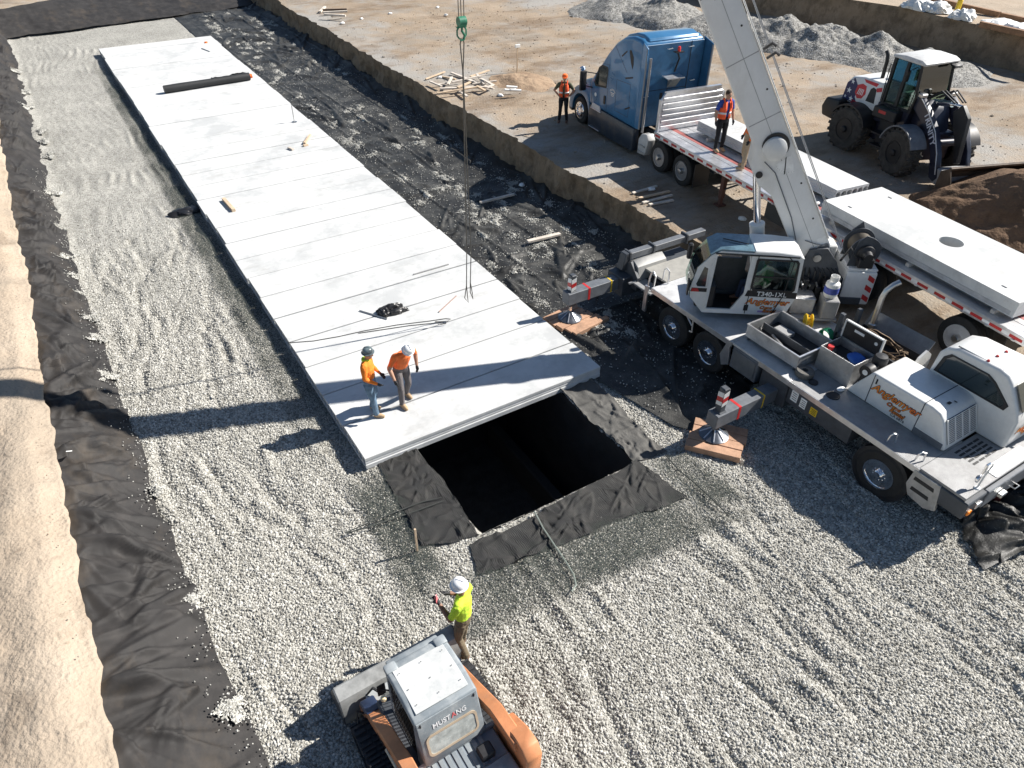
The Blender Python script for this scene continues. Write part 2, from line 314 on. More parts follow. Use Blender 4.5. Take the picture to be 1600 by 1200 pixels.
# loose stones on the part of the bed near enough to tell them apart
cov = ((v[:, 0] > DX0 - .1) & (v[:, 0] < DX1 + .1) & (v[:, 1] > DY0)) | ((v[:, 0] > 9.6) & (v[:, 1] > 8.6)) | (v[:, 0] < -1.15) | (v[:, 1] < -.5)
dens = np.where(cov, 0, 1 - sstep(13, 27, v[:, 1])); at = bed.data.attributes.new('dens', 'FLOAT', 'POINT'); at.data.foreach_set('value', dens.astype(np.float32))
def stones(obj, density, rmin, rmax, seed=1):
    ng = bpy.data.node_groups.new('loose_stones', 'GeometryNodeTree'); ng.interface.new_socket('Geometry', in_out='INPUT', socket_type='NodeSocketGeometry'); ng.interface.new_socket('Geometry', in_out='OUTPUT', socket_type='NodeSocketGeometry')
    n, l = ng.nodes, ng.links; gi = n.new('NodeGroupInput'); go = n.new('NodeGroupOutput')
    ds = n.new('GeometryNodeDistributePointsOnFaces'); na = n.new('GeometryNodeInputNamedAttribute'); na.data_type = 'FLOAT'; na.inputs[0].default_value = 'dens'
    mu = n.new('ShaderNodeMath'); mu.operation = 'MULTIPLY'; mu.inputs[1].default_value = density; l.new(na.outputs[0], mu.inputs[0]); l.new(mu.outputs[0], ds.inputs['Density']); ds.inputs['Seed'].default_value = seed
    l.new(gi.outputs[0], ds.inputs['Mesh'])
    ic = n.new('GeometryNodeMeshIcoSphere'); ic.inputs['Radius'].default_value = 1; ic.inputs['Subdivisions'].default_value = 1
    sm = n.new('GeometryNodeSetMaterial'); sm.inputs['Material'].default_value = stone; l.new(ic.outputs[0], sm.inputs[0])
    ip = n.new('GeometryNodeInstanceOnPoints'); l.new(ds.outputs['Points'], ip.inputs['Points']); l.new(sm.outputs[0], ip.inputs['Instance'])
    rv = n.new('FunctionNodeRandomValue'); rv.data_type = 'FLOAT_VECTOR'; rv.inputs[0].default_value = (0, 0, 0); rv.inputs[1].default_value = (6.28, 6.28, 6.28); l.new(rv.outputs[0], ip.inputs['Rotation'])
    rs = n.new('FunctionNodeRandomValue'); rs.data_type = 'FLOAT_VECTOR'; rs.inputs[0].default_value = (rmin, rmin, rmin * .8); rs.inputs[1].default_value = (rmax, rmax, rmax); rs.inputs['Seed'].default_value = 5; l.new(rs.outputs[0], ip.inputs['Scale'])
    jn = n.new('GeometryNodeJoinGeometry'); l.new(gi.outputs[0], jn.inputs[0]); l.new(ip.outputs[0], jn.inputs[0]); l.new(jn.outputs[0], go.inputs[0])
    md = obj.modifiers.new('loose_stones', 'NODES'); md.node_group = ng
stones(bed, 560, .009, .036)
# pit
pm = M('pit_liner', (.022, .022, .022), .8, var=.4, scale=2, bump=.5, bscale=20)
pf = M('pit_floor', (.05, .048, .045), .95, var=.4, scale=3, bump=.8, bscale=25)
x0, x1, y0, y1 = PIT; D = -3.4
def wallgrid(p, q, z0, z1, nn, seed, amp=.05):
    a = np.linspace(0, 1, nn)[None, :]; b_ = np.linspace(0, 1, 14)[:, None]; p, q = V3((*p, 0)), V3((*q, 0)); nrm = np.cross(q - p, (0, 0, 1)); nrm /= np.linalg.norm(nrm)
    L = np.linalg.norm(q - p); zz = z0 + (z1 - z0) * b_ + 0 * a; off = amp * fbm(a * L * 1.4 + 0 * b_, zz * .6, 4, seed) * np.minimum(1, (1 - b_) * 6)
    P = p + (q - p) * (a + 0 * b_)[..., None] + nrm * off[..., None]; P[..., 2] = zz; return grid(P)
mk('pit_wall', wallgrid((x0, y1), (x0, y0), D, -.01, 30, 21) + wallgrid((x0, y0), (x1, y0), D, -.01, 30, 22) + wallgrid((x1, y0), (x1, y1), D, -.01, 30, 23) + wallgrid((x1, y1), (x0, y1), D, -.01, 20, 24), pm, kind='structure', smooth=180)
px_, py_ = np.meshgrid(np.linspace(x0 - .1, x1 + .1, 30), np.linspace(y0 - .1, y1 + .1, 40)); mk('pit_floor', grid(np.stack([px_, py_, D + .06 + .06 * fbm(px_ * 2, py_ * 2, 3, 25)], -1)), pf, kind='structure', smooth=180)
mk('pit_ledge', bx(7.35, 7.62, 7.85, 12.9, D, D + .9, .03), M('ledge_liner', (.04, .04, .038), .8, bump=.5), kind='structure')
gx_, gy_ = np.meshgrid(np.linspace(4.2, 5.9, 60), np.linspace(0, 1, 24)); slx = np.clip((5.9 - gx_) / 1.2, 0, 1); mk('gravel_slump', grid(np.stack([gx_, 7.74 + gy_ * (.12 + .34 * slx) + .05 * fbm(gx_ * 4, gy_ * 3, 3, 27), .01 - gy_ ** 1.2 * (.25 + .45 * slx) + .04 * fbm(gx_ * 5, gy_ * 5, 3, 26) * gy_], -1)), gravel, kind='structure', smooth=180)
gx_, gy_ = np.meshgrid(np.linspace(0, 1, 20), np.linspace(7.74, 8.9, 50)); sly = np.clip((8.9 - gy_) / .9, 0, 1); mk('gravel_slump', grid(np.stack([4.2 + gx_ * (.05 + .28 * sly) + .04 * fbm(gx_ * 3, gy_ * 4, 3, 28), gy_, .01 - gx_ ** 1.2 * (.2 + .4 * sly) + .04 * fbm(gx_ * 5, gy_ * 5, 3, 29) * gx_], -1)), gravel, kind='structure', smooth=180)
# cut bank on the right, upper ground beyond it
def bankx(y): return 14.25 + .16 * fbm(y * .35, y * 0 + 2, 4, 31) + .08 * vnoise(y * 2.3, y * 0, 33) + .05 * vnoise(y * 6.1, y * 0, 34)
def uz(x, y):
    tr = np.exp(-((np.abs(x - 19.4 - .11 * (y - 16) - .6 * np.sin(y * .13)) - 1.0) / .22) ** 2) * .05 * (.5 + .5 * np.sin(y * 9))
    z = U + .10 * fbm(x * .22, y * .22, 4, 41) + .035 * fbm(x * 1.3, y * 1.3, 3, 42) + .07 * np.exp(-((x - 25 - .5 * (y - 22)) / 2.5) ** 2) * ridged(x * .8, y * .5, 2, 43) - tr - .03 * ridged(x * .5 + y * .2, y * .12, 2, 44)
    fl = sstep(14.3, 15.5, x) * 1.
    return U + (z - U) * (.35 + .65 * fl)
yy = np.concatenate([np.arange(-9, 30, .09), np.arange(30, 62, .2)]); tt = np.concatenate([np.linspace(0, .3, 46), np.linspace(.31, 1, 60)])
T_, Y = np.meshgrid(tt, yy); X = bankx(Y) + T_ * (41.5 - bankx(Y)); Z = uz(X, Y)
ground_r = grid(np.stack([X, Y, Z], -1))
zz = np.linspace(-.12, 1, 13); S, Y2 = np.meshgrid(zz, yy); top = uz(bankx(Y2), Y2)
w_ = np.clip(S, 0, 1); Xb = bankx(Y2) + (1 - w_) * -.10 + .22 * fbm(Y2 * 1.3, w_ * 1.6, 4, 51) * np.sin(np.pi * w_) + .14 * fbm(Y2 * 5, w_ * 5, 3, 52) * np.sin(np.pi * w_)
mk('earth_bank', grid(np.stack([Xb, Y2, np.where(S < 0, S, top * w_)], -1)), bankm, smooth=180, kind='structure')
# upper ground: one sheet out to the horizon around the excavation
def quad(x0, x1, y0, y1, z): return [(np.array([(x0, y0, z), (x1, y0, z), (x1, y1, z), (x0, y1, z)], float), np.array([[0, 1, 2, 3]]))]
XF, YF = np.meshgrid(np.arange(-14, 42, .5), np.arange(56.8, 92, .5)); ZF = (U - .04 - 1.6 * sstep(-1, 8, XF) * (1 - sstep(58, 61.5, YF)) - .5 * (1 - sstep(57, 58.2, YF))) + .15 * fbm(XF * .25, YF * .25, 4, 45) + .12 * ridged(XF * .15 + YF * .3, YF * .5, 2, 46)
mk('ground', ground_r + grid(np.stack([XF, YF, ZF], -1)) + quad(-2000, 2000, 91.5, 3000, 1.1) + quad(-2000, -13.5, -9, 92, 1.1) + quad(-2000, 2000, -2000, -8.5, 1.1) + quad(41, 60, 61.5, 92, 1.1), dirt, smooth=180, kind='structure')
# left ground
def leftx(y): return -2.08 + .10 * fbm(y * .4, y * 0, 3, 61) + .05 * vnoise(y * 2.7, y * 0, 62) + .02 * vnoise(y * 9, y * 0, 63)
yl = rows(-6, 62, .09, .004); tl = np.concatenate([np.linspace(0, .12, 22), np.linspace(.14, 1, 40)]); T_, Y = np.meshgrid(tl, yl); X = leftx(Y) - T_ * 12
e = sstep(0, .035, T_); Z = U - .14 + .14 * e + .06 * fbm(X * .8, Y * .5, 4, 64) + .05 * fbm(X * 3, Y * 2.2, 4, 65) * (1 - .5 * T_) - .04 * ridged((X + .12 * Y) * 1.1, Y * .12, 2, 66) * sstep(.05, .15, T_) + .07 * np.exp(-((T_ - .06) / .035) ** 2)
P = np.stack([X, Y, Z], -1); lip = P[:, :1].copy(); lip[..., 2] -= .28; lip[..., 0] -= .12
mk('ground_left', grid(np.concatenate([lip, P], 1)), dirtL, smooth=180, kind='structure')
# fabric on the left slope
def edgex(y): return np.interp(y, [2, 5.8, 8, 14.6, 25, 54], [-.38, -.50, -.66, -.9, -1.08, -1.02]) + .12 * fbm(y * .5, y * 0, 3, 71) + .07 * np.abs(vnoise(y * 1.1, y * 0, 72))
yf = rows(-6, 59, .03, .0032); sf = np.linspace(0, 1, 66); S, Y = np.meshgrid(sf, yf)
e0 = edgex(Y); e1 = leftx(Y) - .18; X = e0 + (e1 - e0) * S; zz = .03 + (U - .36) * (S ** 1.1) + .08 * np.sin(np.pi * S)
SL = S * 1.65
wr = np.minimum(creases(Y, SL, 1100, 74, 1.3, .034, .06, 7, .28, True), .15) + np.minimum(creases(Y, SL, 300, 75, 1.8, .055, .11, 4, .22, True), .2) + .05 * fbm(Y * .8, S * 2, 3, 77) + .05 * ridged(Y * .4 + S, S * .6, 2, 79) ** 2
wr = wr * (.45 + .55 * np.sin(np.pi * np.clip(S, .1, .9))) * (1 - sstep(.9, 1, S))
plX = X + .72 * wr; plZ = zz + .72 * wr
lf = mk('left_fabric', grid(np.stack([plX, Y, plZ], -1)), fabL, smooth=180); tag(lf, 'grey-black geotextile draped down the slope beside the pale dirt bank', 'fabric')
# fabric over the far end
sx, sy = np.meshgrid(np.arange(-2.6, 15.2, .12), np.linspace(0, 1, 40)); yb = 54.3 + .16 * (sx + 1) + .35 * fbm(sx * .5, sx * 0, 3, 81); Yq = yb + sy * (2.2 + 4.3 * sstep(-2, 9, sx)); Zq = .05 + 1.15 * sy ** .9 + .10 * ridged(sx * .35 + sy, sy * 3, 3, 82) + .05 * ridged(sx * 1.6 + sy, sy * 1.6, 2, 83)
tag(mk('end_fabric', grid(np.stack([sx, Yq, Zq], -1)), fabL, smooth=180), 'black geotextile over the slope at the far end of the gravel', 'fabric')
# film on the right of the deck
def yedge(x): return np.interp(x, [8.6, 9.0, 9.45, 9.7, 10.4, 11, 12, 14.4], [11.4, 10.7, 8.3, 7.9, 8.15, 7.6, 8.3, 8.1]) + .1 * fbm(x * 3, x * 0, 3, 91)
xr = np.arange(8.62, 14.42, .045); tr = np.concatenate([np.linspace(0, .34, 300), np.linspace(.342, 1, 240)]); Xr, Tr = np.meshgrid(xr, tr); Yr = yedge(Xr) + Tr * (56.6 - yedge(Xr))
def filmz(x, y):
    w1 = fbm(x * .5, y * .35, 3, 92)
    z = .035 + .09 * np.clip(ridged(x * .45 + .5 * w1, y * .42 + .4 * w1, 2, 93) - .30, 0, 1) + .05 * np.clip(ridged(x * 1.5 + w1, y * 1.1 - w1, 2, 94) - .35, 0, 1) + .015 * ridged(x * 3.2 + 2 * w1, y * 2.6, 2, 95) + .05 * np.exp(-((np.mod(x + .15 * w1 + .03 * y, 1.45) - .7) / .05) ** 2) + .05 * np.exp(-((np.mod(y + .2 * w1 + .1 * x, 3.1) - 1.5) / .06) ** 2)
    z = z * sstep(DX1 - .1, DX1 + .9, x) ** .6 * (.6 + .4 * sstep(9, 14, y)) + .32 * sstep(13.2, 14.3, x) ** 2 * (.6 + .6 * fbm(x * 0, y * .9, 2, 97))
    return z + .012
crz = (creases(Yr, Xr, 1300, 191, 1.0, .028, .038, 7, .30) * (.4 + .9 * sstep(30, 12, Yr)) + creases(Yr, Xr, 260, 192, 2.4, .05, .075, 4, .25, dirs=(0, .5))) * sstep(DX1 - .1, DX1 + .5, Xr)
fr_ = mk('black_film', grid(np.stack([Xr, Yr, filmz(Xr, Yr) + np.minimum(crz, .10)], -1)), fabR, smooth=180); tag(fr_, 'wrinkled black sheeting spread between the deck and the cut bank', 'sheeting')
# net and mats round the pit
def sheet(poly, nx, ny, zf, seed):
    """poly: four corners a b c d (a-b near, d-c far)"""
    a, b_, c, d = [V3((*p, 0)) for p in poly]; s, t = np.meshgrid(np.linspace(0, 1, nx), np.linspace(0, 1, ny)); s = s[..., None]; t = t[..., None]
    P = (a * (1 - s) + b_ * s) * (1 - t) + (d * (1 - s) + c * s) * t; ed = np.minimum(np.minimum(s, 1 - s), np.minimum(t, 1 - t))[..., 0]
    j = np.clip(1 - ed * 9, 0, 1) * .12; P[..., 0] += j * fbm(P[..., 0] * 1.7, P[..., 1] * 1.7, 3, seed); P[..., 1] += j * fbm(P[..., 0] * 1.7 + 9, P[..., 1] * 1.7, 3, seed + 1)
    P[..., 2] = zf(P[..., 0], P[..., 1]); sheet.ed = np.clip(ed * 5, 0, 1).reshape(-1) * np.clip(.75 + .6 * fbm(P[..., 0], P[..., 1], 3, seed + 3), 0, 1).reshape(-1); return grid(P)
mz = lambda k, sd: (lambda x, y: np.maximum(gz(x, y), -.02) + .016 + k * .7 * ridged(x * 1.1, y * 1.1, 3, sd) + np.minimum(creases(x, y, 220, sd + 7, .6, .022, .026, 6, .5), .06) + .012 * ridged(x * 8, y * 3, 2, sd + 1))
solo('pit_mat', sheet([(3.20, 8.1), (4.24, 7.72), (4.26, 10.6), (3.36, 10.6)], 40, 80, mz(.04, 101), 102), netm, 'black net mat between the deck corner and the left rim of the pit', 'net mat', smooth=180)
solo('pit_mat', sheet([(3.72, 7.0), (8.25, 6.45), (8.05, 7.76), (3.95, 7.62)], 150, 50, mz(.05, 104), 105), netm, 'long black net mat lying across the near rim of the pit', 'net mat', smooth=180)
netl = M('grey_net_mat', (.085, .082, .075), .75, var=.3, scale=3, bump=.6, bscale=70)
solo('pit_mat', sheet([(8.0, 7.7), (8.75, 7.7), (8.95, 10.8), (8.0, 10.8)], 40, 80, mz(.05, 107), 108), netl, 'grey net mat along the right rim of the pit', 'net mat', smooth=180)
# thin drainage net over the gravel round the pit (strands below pixel size: an open weave)
nm = bpy.data.materials.new('open_net'); nm.use_nodes = True; n, l = G_(nm); b = n['Principled BSDF']; b.inputs['Base Color'].default_value = (.035, .042, .035, 1); b.inputs['Roughness'].default_value = .8
tc = n.new('ShaderNodeTexCoord'); ck = n.new('ShaderNodeTexVoronoi'); ck.feature = 'DISTANCE_TO_EDGE'; ck.inputs['Scale'].default_value = 26; l.new(tc.outputs['Object'], ck.inputs['Vector'])
lt = n.new('ShaderNodeMath'); lt.operation = 'LESS_THAN'; fa = n.new('ShaderNodeAttribute'); fa.attribute_name = 'fade'; fm = n.new('ShaderNodeMath'); fm.operation = 'MULTIPLY'; fm.inputs[1].default_value = .13; l.new(fa.outputs['Fac'], fm.inputs[0]); l.new(fm.outputs[0], lt.inputs[1]); l.new(ck.outputs[0], lt.inputs[0]); l.new(lt.outputs[0], b.inputs['Alpha'])
nz_ = lambda x, y: gz(x, y) + .045
def netsheet(geo, mat, label, cat, smooth=180):
    o = solo('drainage_net', geo, mat, label, cat, smooth=smooth); a = o.data.attributes.new('fade', 'FLOAT', 'POINT'); a.data.foreach_set('value', sheet.ed.astype(np.float32)); return o
netsheet(sheet([(2.2, 5.9), (9.6, 5.3), (8.35, 6.7), (3.2, 7.3)], 80, 24, nz_, 111), nm, 'fine open net over the gravel in front of the pit', 'net', smooth=180)
netsheet(sheet([(2.3, 6.6), (3.4, 7.0), (3.5, 10.5), (2.5, 10.6)], 24, 80, nz_, 113), nm, 'fine open net over the gravel left of the pit', 'net', smooth=180)
netsheet(sheet([(2.15, 10.7), (3.1, 10.6), (3.1, 47), (2.4, 47)], 20, 300, nz_, 115), nm, 'fine open net along the shaded long edge of the deck', 'net', smooth=180)
netsheet(sheet([(8.2, 5.9), (9.4, 5.7), (9.2, 7.7), (8.2, 7.7)], 24, 40, nz_, 117), nm, 'fine open net beside the near corner of the pit', 'net', smooth=180)
# higher terrace at the back right
def wallx(y): return np.interp(y, [-9, 16, 20, 25, 29, 36, 62], [40.6, 40.1, 39.9, 40.4, 39.2, 38.6, 38.0]) + .25 * fbm(y * .5, y * 0, 3, 121)
yw = np.arange(-9, 62, .3); S, Yw = np.meshgrid(np.linspace(0, 1, 10), yw); TOPZ = 2.75
Xw = wallx(Yw) + .35 * S + .12 * fbm(Yw, S * 2, 4, 122) * np.sin(np.pi * S)
mk('terrace_bank', grid(np.stack([Xw, Yw, 1.0 + (TOPZ - 1.0) * S], -1)), bankm, smooth=180, kind='structure')
T_, Yw2 = np.meshgrid(np.linspace(0, 1, 40), yw); Xt = wallx(Yw2) + .35 + T_ * 20; mk('terrace_ground', grid(np.stack([Xt, Yw2, TOPZ + .10 * fbm(Xt * .4, Yw2 * .4, 3, 123) * sstep(0, .05, T_)], -1)) + quad(58, 2000, -9, 62, TOPZ - .1), dirtL, smooth=180, kind='structure')
# piles
def mound(cx, cy_, rx, ry, h, seed, n=70, lump=.3, z0=U - .06, rz=0., neg=1.):
    s, t = np.meshgrid(np.linspace(-1, 1, n), np.linspace(-1, 1, n)); r = np.sqrt(s * s + t * t); q = r * (1 + .25 * fbm(s * 1.6, t * 1.6, 3, seed))
    z = np.clip(1 - q, 0, 1); z = z ** .9 * (1 + lump * fbm(s * 2.6, t * 2.6, 4, seed + 1)) + .05 * fbm(s * 9, t * 9, 2, seed + 2) * (z > .02)
    s = np.where(s < 0, s * neg, s); c, si = math.cos(rz), math.sin(rz); P = np.stack([cx + (s * c - t * si) * rx, cy_ + (s * si + t * c) * ry, z0 + h * np.maximum(z, 0) - .04 * (r > .97)], -1); return grid(P)
for i, (x, y, rx, ry, h, lab) in enumerate([(32.2, 38.2, 2.6, 2.2, 1.2, 'grey aggregate pile farthest back in the row behind the blue truck'), (32.6, 35.0, 2.0, 2.2, 1.25, 'grey aggregate pile directly behind the roof of the blue truck'), (33.6, 31.2, 2.3, 2.0, 1.2, 'grey aggregate pile half hidden by the crane boom'), (34.5, 28.2, 1.9, 2.0, 1.35, 'peaked grey aggregate pile just right of the crane boom'), (35.3, 25.8, 1.9, 1.9, 1.35, 'tall grey aggregate pile with dark rills between boom and loader'), (36.1, 23.2, 1.9, 2.1, 1.05, 'rounded grey aggregate pile behind the loader exhaust'), (36.4, 20.6, 2.2, 2.2, .8, 'low grey aggregate pile behind the loader cab')]):
    solo('aggregate_pile', mound(x, y, rx * 1.5, ry * 1.45, h * 1.1, 130 + i * 5, 90, .45), gravel_grey, lab, 'gravel pile', 'grey aggregate piles', smooth=180)
solo('dirt_pile', mound(23.5, 8.7, 4.6, 3.3, 1.75, 171, 140, .22, rz=.1, neg=.46), dirtB, 'large brown dirt pile in front of the loader bucket', 'dirt pile', smooth=180)
solo('dirt_pile', mound(18.4, 28.6, 1.5, 1.8, .42, 175, 60, .5), dirtmat('turned_dirt', (.30, .21, .14), (.38, .28, .19), (.22, .15, .10), 3.), 'small heap of turned soil beside the scrap lumber', 'dirt pile', smooth=180)
# gravel shovelled onto the fabrics
def pile(cx, cy_, rx, ry, h, ns, seed, zf, dk=.7):
    r = np.random.default_rng(seed); G = []
    k = 20; m = 8; P = np.zeros((m, k + 1, 3))
    for j in range(m):
        for i in range(k + 1):
            a = 2 * math.pi * (i % k) / k; q = (j / (m - 1)) * (1 + .3 * math.sin(3 * a + seed) + .15 * math.sin(5 * a + seed * 2)); q *= dk; x = cx + rx * q * math.cos(a); y = cy_ + ry * q * math.sin(a); P[j, i] = (x, y, 0)
    q = np.linspace(1, 0, m)[:, None]; P[..., 2] = zf(P[..., 0], P[..., 1]) + h * q - .015 + .025 * fbm(P[..., 0] * 14, P[..., 1] * 14, 2, seed) * (q > 0)
    G += grid(P)
    for _ in range(ns):
        a = r.uniform(0, 6.28); q = abs(r.normal(0, .75)); x = cx + rx * q * math.cos(a); y = cy_ + ry * q * math.sin(a); s = r.uniform(.010, .026)
        z = float(zf(np.array(x), np.array(y))) + h * max(0, 1 - q); b_ = ICO; A = np.array(Matrix.Rotation(r.uniform(0, 6), 3, 'Z')); G.append(((b_[0] * np.array([1, r.uniform(.6, 1), r.uniform(.5, .9)]) * s) @ A.T + V3((x, y, z)), b_[1]))
    return G
ICO = ico((0, 0, 0), 1, 1)[0]
def leftz(x, y):
    e0 = edgex(y); e1 = leftx(y) - .18; s = np.clip((x - e0) / (e1 - e0), 0, 1); return .06 + (U - .36) * s ** 1.1 + .08 * np.sin(np.pi * s) + .04
gpile = gravelmat('loose_gravel', ((.30, .295, .265), (.46, .45, .41), (.58, .57, .53)), 26.)
spots = [(362, 1105, .17, .20, 110), (300, 932, .17, .17, 90), (243, 758, .13, .14, 70), (160, 585, .26, .2, 90), (150, 525, .2, .14, 70), (143, 490, .18, .16, 70), (125, 457, .18, .12, 60), (115, 427, .14, .1, 40), (98, 398, .26, .16, 70), (92, 352, .18, .14, 50), (85, 330, .14, .12, 40), (82, 295, .26, .2, 60), (75, 238, .18, .2, 40), (68, 215, .2, .2, 40), (62, 200, .18, .2, 40), (42, 163, .2, .2, 40), (38, 140, .2, .2, 30), (25, 108, .2, .2, 30)]
def gpt(u, v, z):
    c = CAMROT @ Vector(((u - 800) / 1118, -(v - 600) / 1118, -1)); t = (z - 10.7) / c.z; return c.x * t, c.y * t
for i, (u, v_, rx, ry, ns) in enumerate(spots):
    x, y = gpt(u, v_, .22)
    solo('gravel_heap', pile(x, y, rx * 1.1, ry * (1 + .02 * y), .07, int(ns * 3.2), 200 + i, leftz, .95), gpile, ORD[i] + ' pale gravel heap along the edge of the left fabric, counted from the track loader', 'gravel heap', 'gravel heaps on the left fabric', smooth=0)
G = []; r = np.random.default_rng(5)
for i in range(380):
    y = 11.5 + 44 * r.random() ** 1.05; x = DX1 + .45 + 4.0 * r.random()
    if fbm(x * .6, y * .35, 2, 181) < -.12: continue
    G += pile(x, y, r.uniform(.10, .32), r.uniform(.14, .42) * (1 + y * .012), .05, int(110 if y < 30 else 40), 300 + i, filmz)
for i in range(4500):
    y = 8.5 + 34 * r.random() ** 1.2; x = DX1 + .2 + 4.5 * r.random(); s = r.uniform(.008, .022); G.append((ICO[0] * s + V3((x, y, float(filmz(np.array(x), np.array(y))) + .02 + .3 * s)), ICO[1]))
mk('scattered_gravel', G, gpile, smooth=0, kind='stuff', label='pale gravel scattered over the black sheeting')
# left: stray stones
G = []
for i in range(900):
    y = 3 + 28 * r.random(); x = edgex(np.array(y)) - abs(r.normal(0, .2)) + .03; s = r.uniform(.008, .018); G.append((ICO[0] * s + V3((x, y, float(leftz(np.array(x), np.array(y))))), ICO[1]))
mk('stray_stones', G, gpile, smooth=0, kind='stuff', label='stray white stones on the left fabric')
# dirt clods on the ground sheets
G = []
for i in range(1400):
    x = 14.6 + 18 * r.random(); y = 10 + 34 * r.random(); s = r.uniform(.015, .05) * (1 + .8 * (r.random() > .95)); G.append((ICO[0] * np.array([1, r.uniform(.6, 1), .6]) * s + V3((x, y, float(uz(np.array(x), np.array(y))) + .3 * s)), ICO[1]))
for i in range(900):
    y = 2 + 26 * r.random(); x = float(leftx(np.array(y))) - .1 - 3.5 * r.random(); s = r.uniform(.005, .014); G.append((ICO[0] * s + V3((x, y, U - .02 + s)), ICO[1]))
mk('dirt_clods', G, dirt, smooth=0, kind='stuff', label='small clods of dry dirt on the ground')
# ------------------------------------------------------------------ hollow core planks
def circ(cx, cy_, r, n=10): return [(cx + r * math.cos(2 * math.pi * i / n), cy_ + r * math.sin(2 * math.pi * i / n)) for i in range(n)]
def plank_mesh(w_, h, L):
    """plank spanning x 0..L, y 0..w, z 0..h, keyed sides and six round cores"""
    c = .012; k = .03
    prof = [(0, 0), (w_, 0), (w_, h * .35), (w_ - k, h * .45), (w_ - k, h * .62), (w_ - .012, h * .72), (w_ - .012, h - c), (w_ - .012 - c, h), (.012 + c, h), (.012, h - c), (.012, h * .72), (k, h * .62), (k, h * .45), (0, h * .35)]
    s = w_ / 6; hs = [circ(s * (i + .5), h * .5, h * .30, 12)[::-1] for i in range(6)]
    return mesh('hollow_core_plank', pr(prof, 'x', 0, L, holes=hs), 30)
PL = DX1 - DX0; pmesh = plank_mesh(PW - .014, .3, PL); pmesh.materials.append(concrete)
NP = 31
for i in range(NP):
    o = mk('hollow_core_plank', pmesh, concrete); o.location = (DX0 + random.uniform(-.035, .035), DY0 + i * PW + random.uniform(-.006, .006), random.uniform(-.008, .008))
    lab = ORD[i] + ' hollow-core concrete plank of the long deck, counted from the pit'
    if i == 0: lab = 'end concrete plank of the deck, overhanging the open pit'
    if i == 1: lab = 'concrete deck plank the two orange-shirted workers stand on, second from the pit'
    if i == NP - 1: lab = 'farthest concrete plank of the deck, next to the end slope'
    tag(o, lab, 'concrete plank', 'planks of the deck')
grout = M('joint_seal', (.10, .10, .10), .9)  # dark grey joint seal colour
# ------------------------------------------------------------------ people
skin1 = M('skin_tan', (.42, .24, .16), .55, var=.08); skin2 = M('skin_brown', (.24, .12, .075), .55, var=.08)
glove = M('black_glove', (.02, .02, .022), .7)
def cloth(name, c, v=.12): return M(name, c, .85, var=v, scale=9, bump=.5, bscale=22)
orange_s = cloth('orange_shirt', (.85, .19, .045)); orange_d = cloth('orange_hoodie', (.88, .22, .02)); lime = cloth('lime_shirt', (.55, .80, .05)); blue_s = cloth('blue_shirt', (.03, .07, .32)); olive_s = cloth('olive_shirt', (.09, .10, .06)); grey_s = cloth('grey_shirt', (.30, .36, .42))
jeans = cloth('blue_jeans', (.12, .19, .27), .3); greyp = cloth('grey_trousers', (.14, .125, .125)); blackp = cloth('black_trousers', (.012, .012, .014)); tan_p = cloth('tan_trousers', (.42, .31, .2)); brown_p = cloth('brown_trousers', (.16, .125, .08)); navyp = cloth('navy_trousers', (.03, .045, .09))
boot = M('tan_boot', (.42, .29, .17), .8, var=.2); bootd = M('brown_boot', (.16, .08, .05), .7, var=.2)
helm_w = M('white_hard_hat', (.82, .82, .82), .25, var=.04, coat=.5); helm_g = M('dark_hard_hat', (.10, .13, .14), .3, coat=.5, var=.5); helm_o = M('orange_cap', (.9, .16, .02), .6)
vest_o = cloth('orange_vest', (.95, .13, .04)); silver = M('reflective_tape', (.7, .7, .68), .3, metal=.3)
hair_m = M('brown_hair', (.06, .035, .02), .8, var=.4, bump=.8, bscale=60); eye_m = M('eye', (.03, .02, .02), .2)
POSE = dict(pel=(0, 0, .95), che=(0, 0, 1.27), nek=(0, -.01, 1.49), hed=(0, .02, 1.63),
    sl=(-.19, -.01, 1.42), el=(-.26, -.03, 1.14), wl=(-.27, .06, .90), sr=(.19, -.01, 1.42), er=(.26, -.03, 1.14), wr=(.27, .06, .90),
    hl=(-.095, 0, .90), kl=(-.11, .03, .49), al=(-.12, 0, .08), hr=(.095, 0, .90), kr=(.11, .03, .49), ar=(.12, 0, .08), hdl=None, hdr=None, fl=None, fr=None)
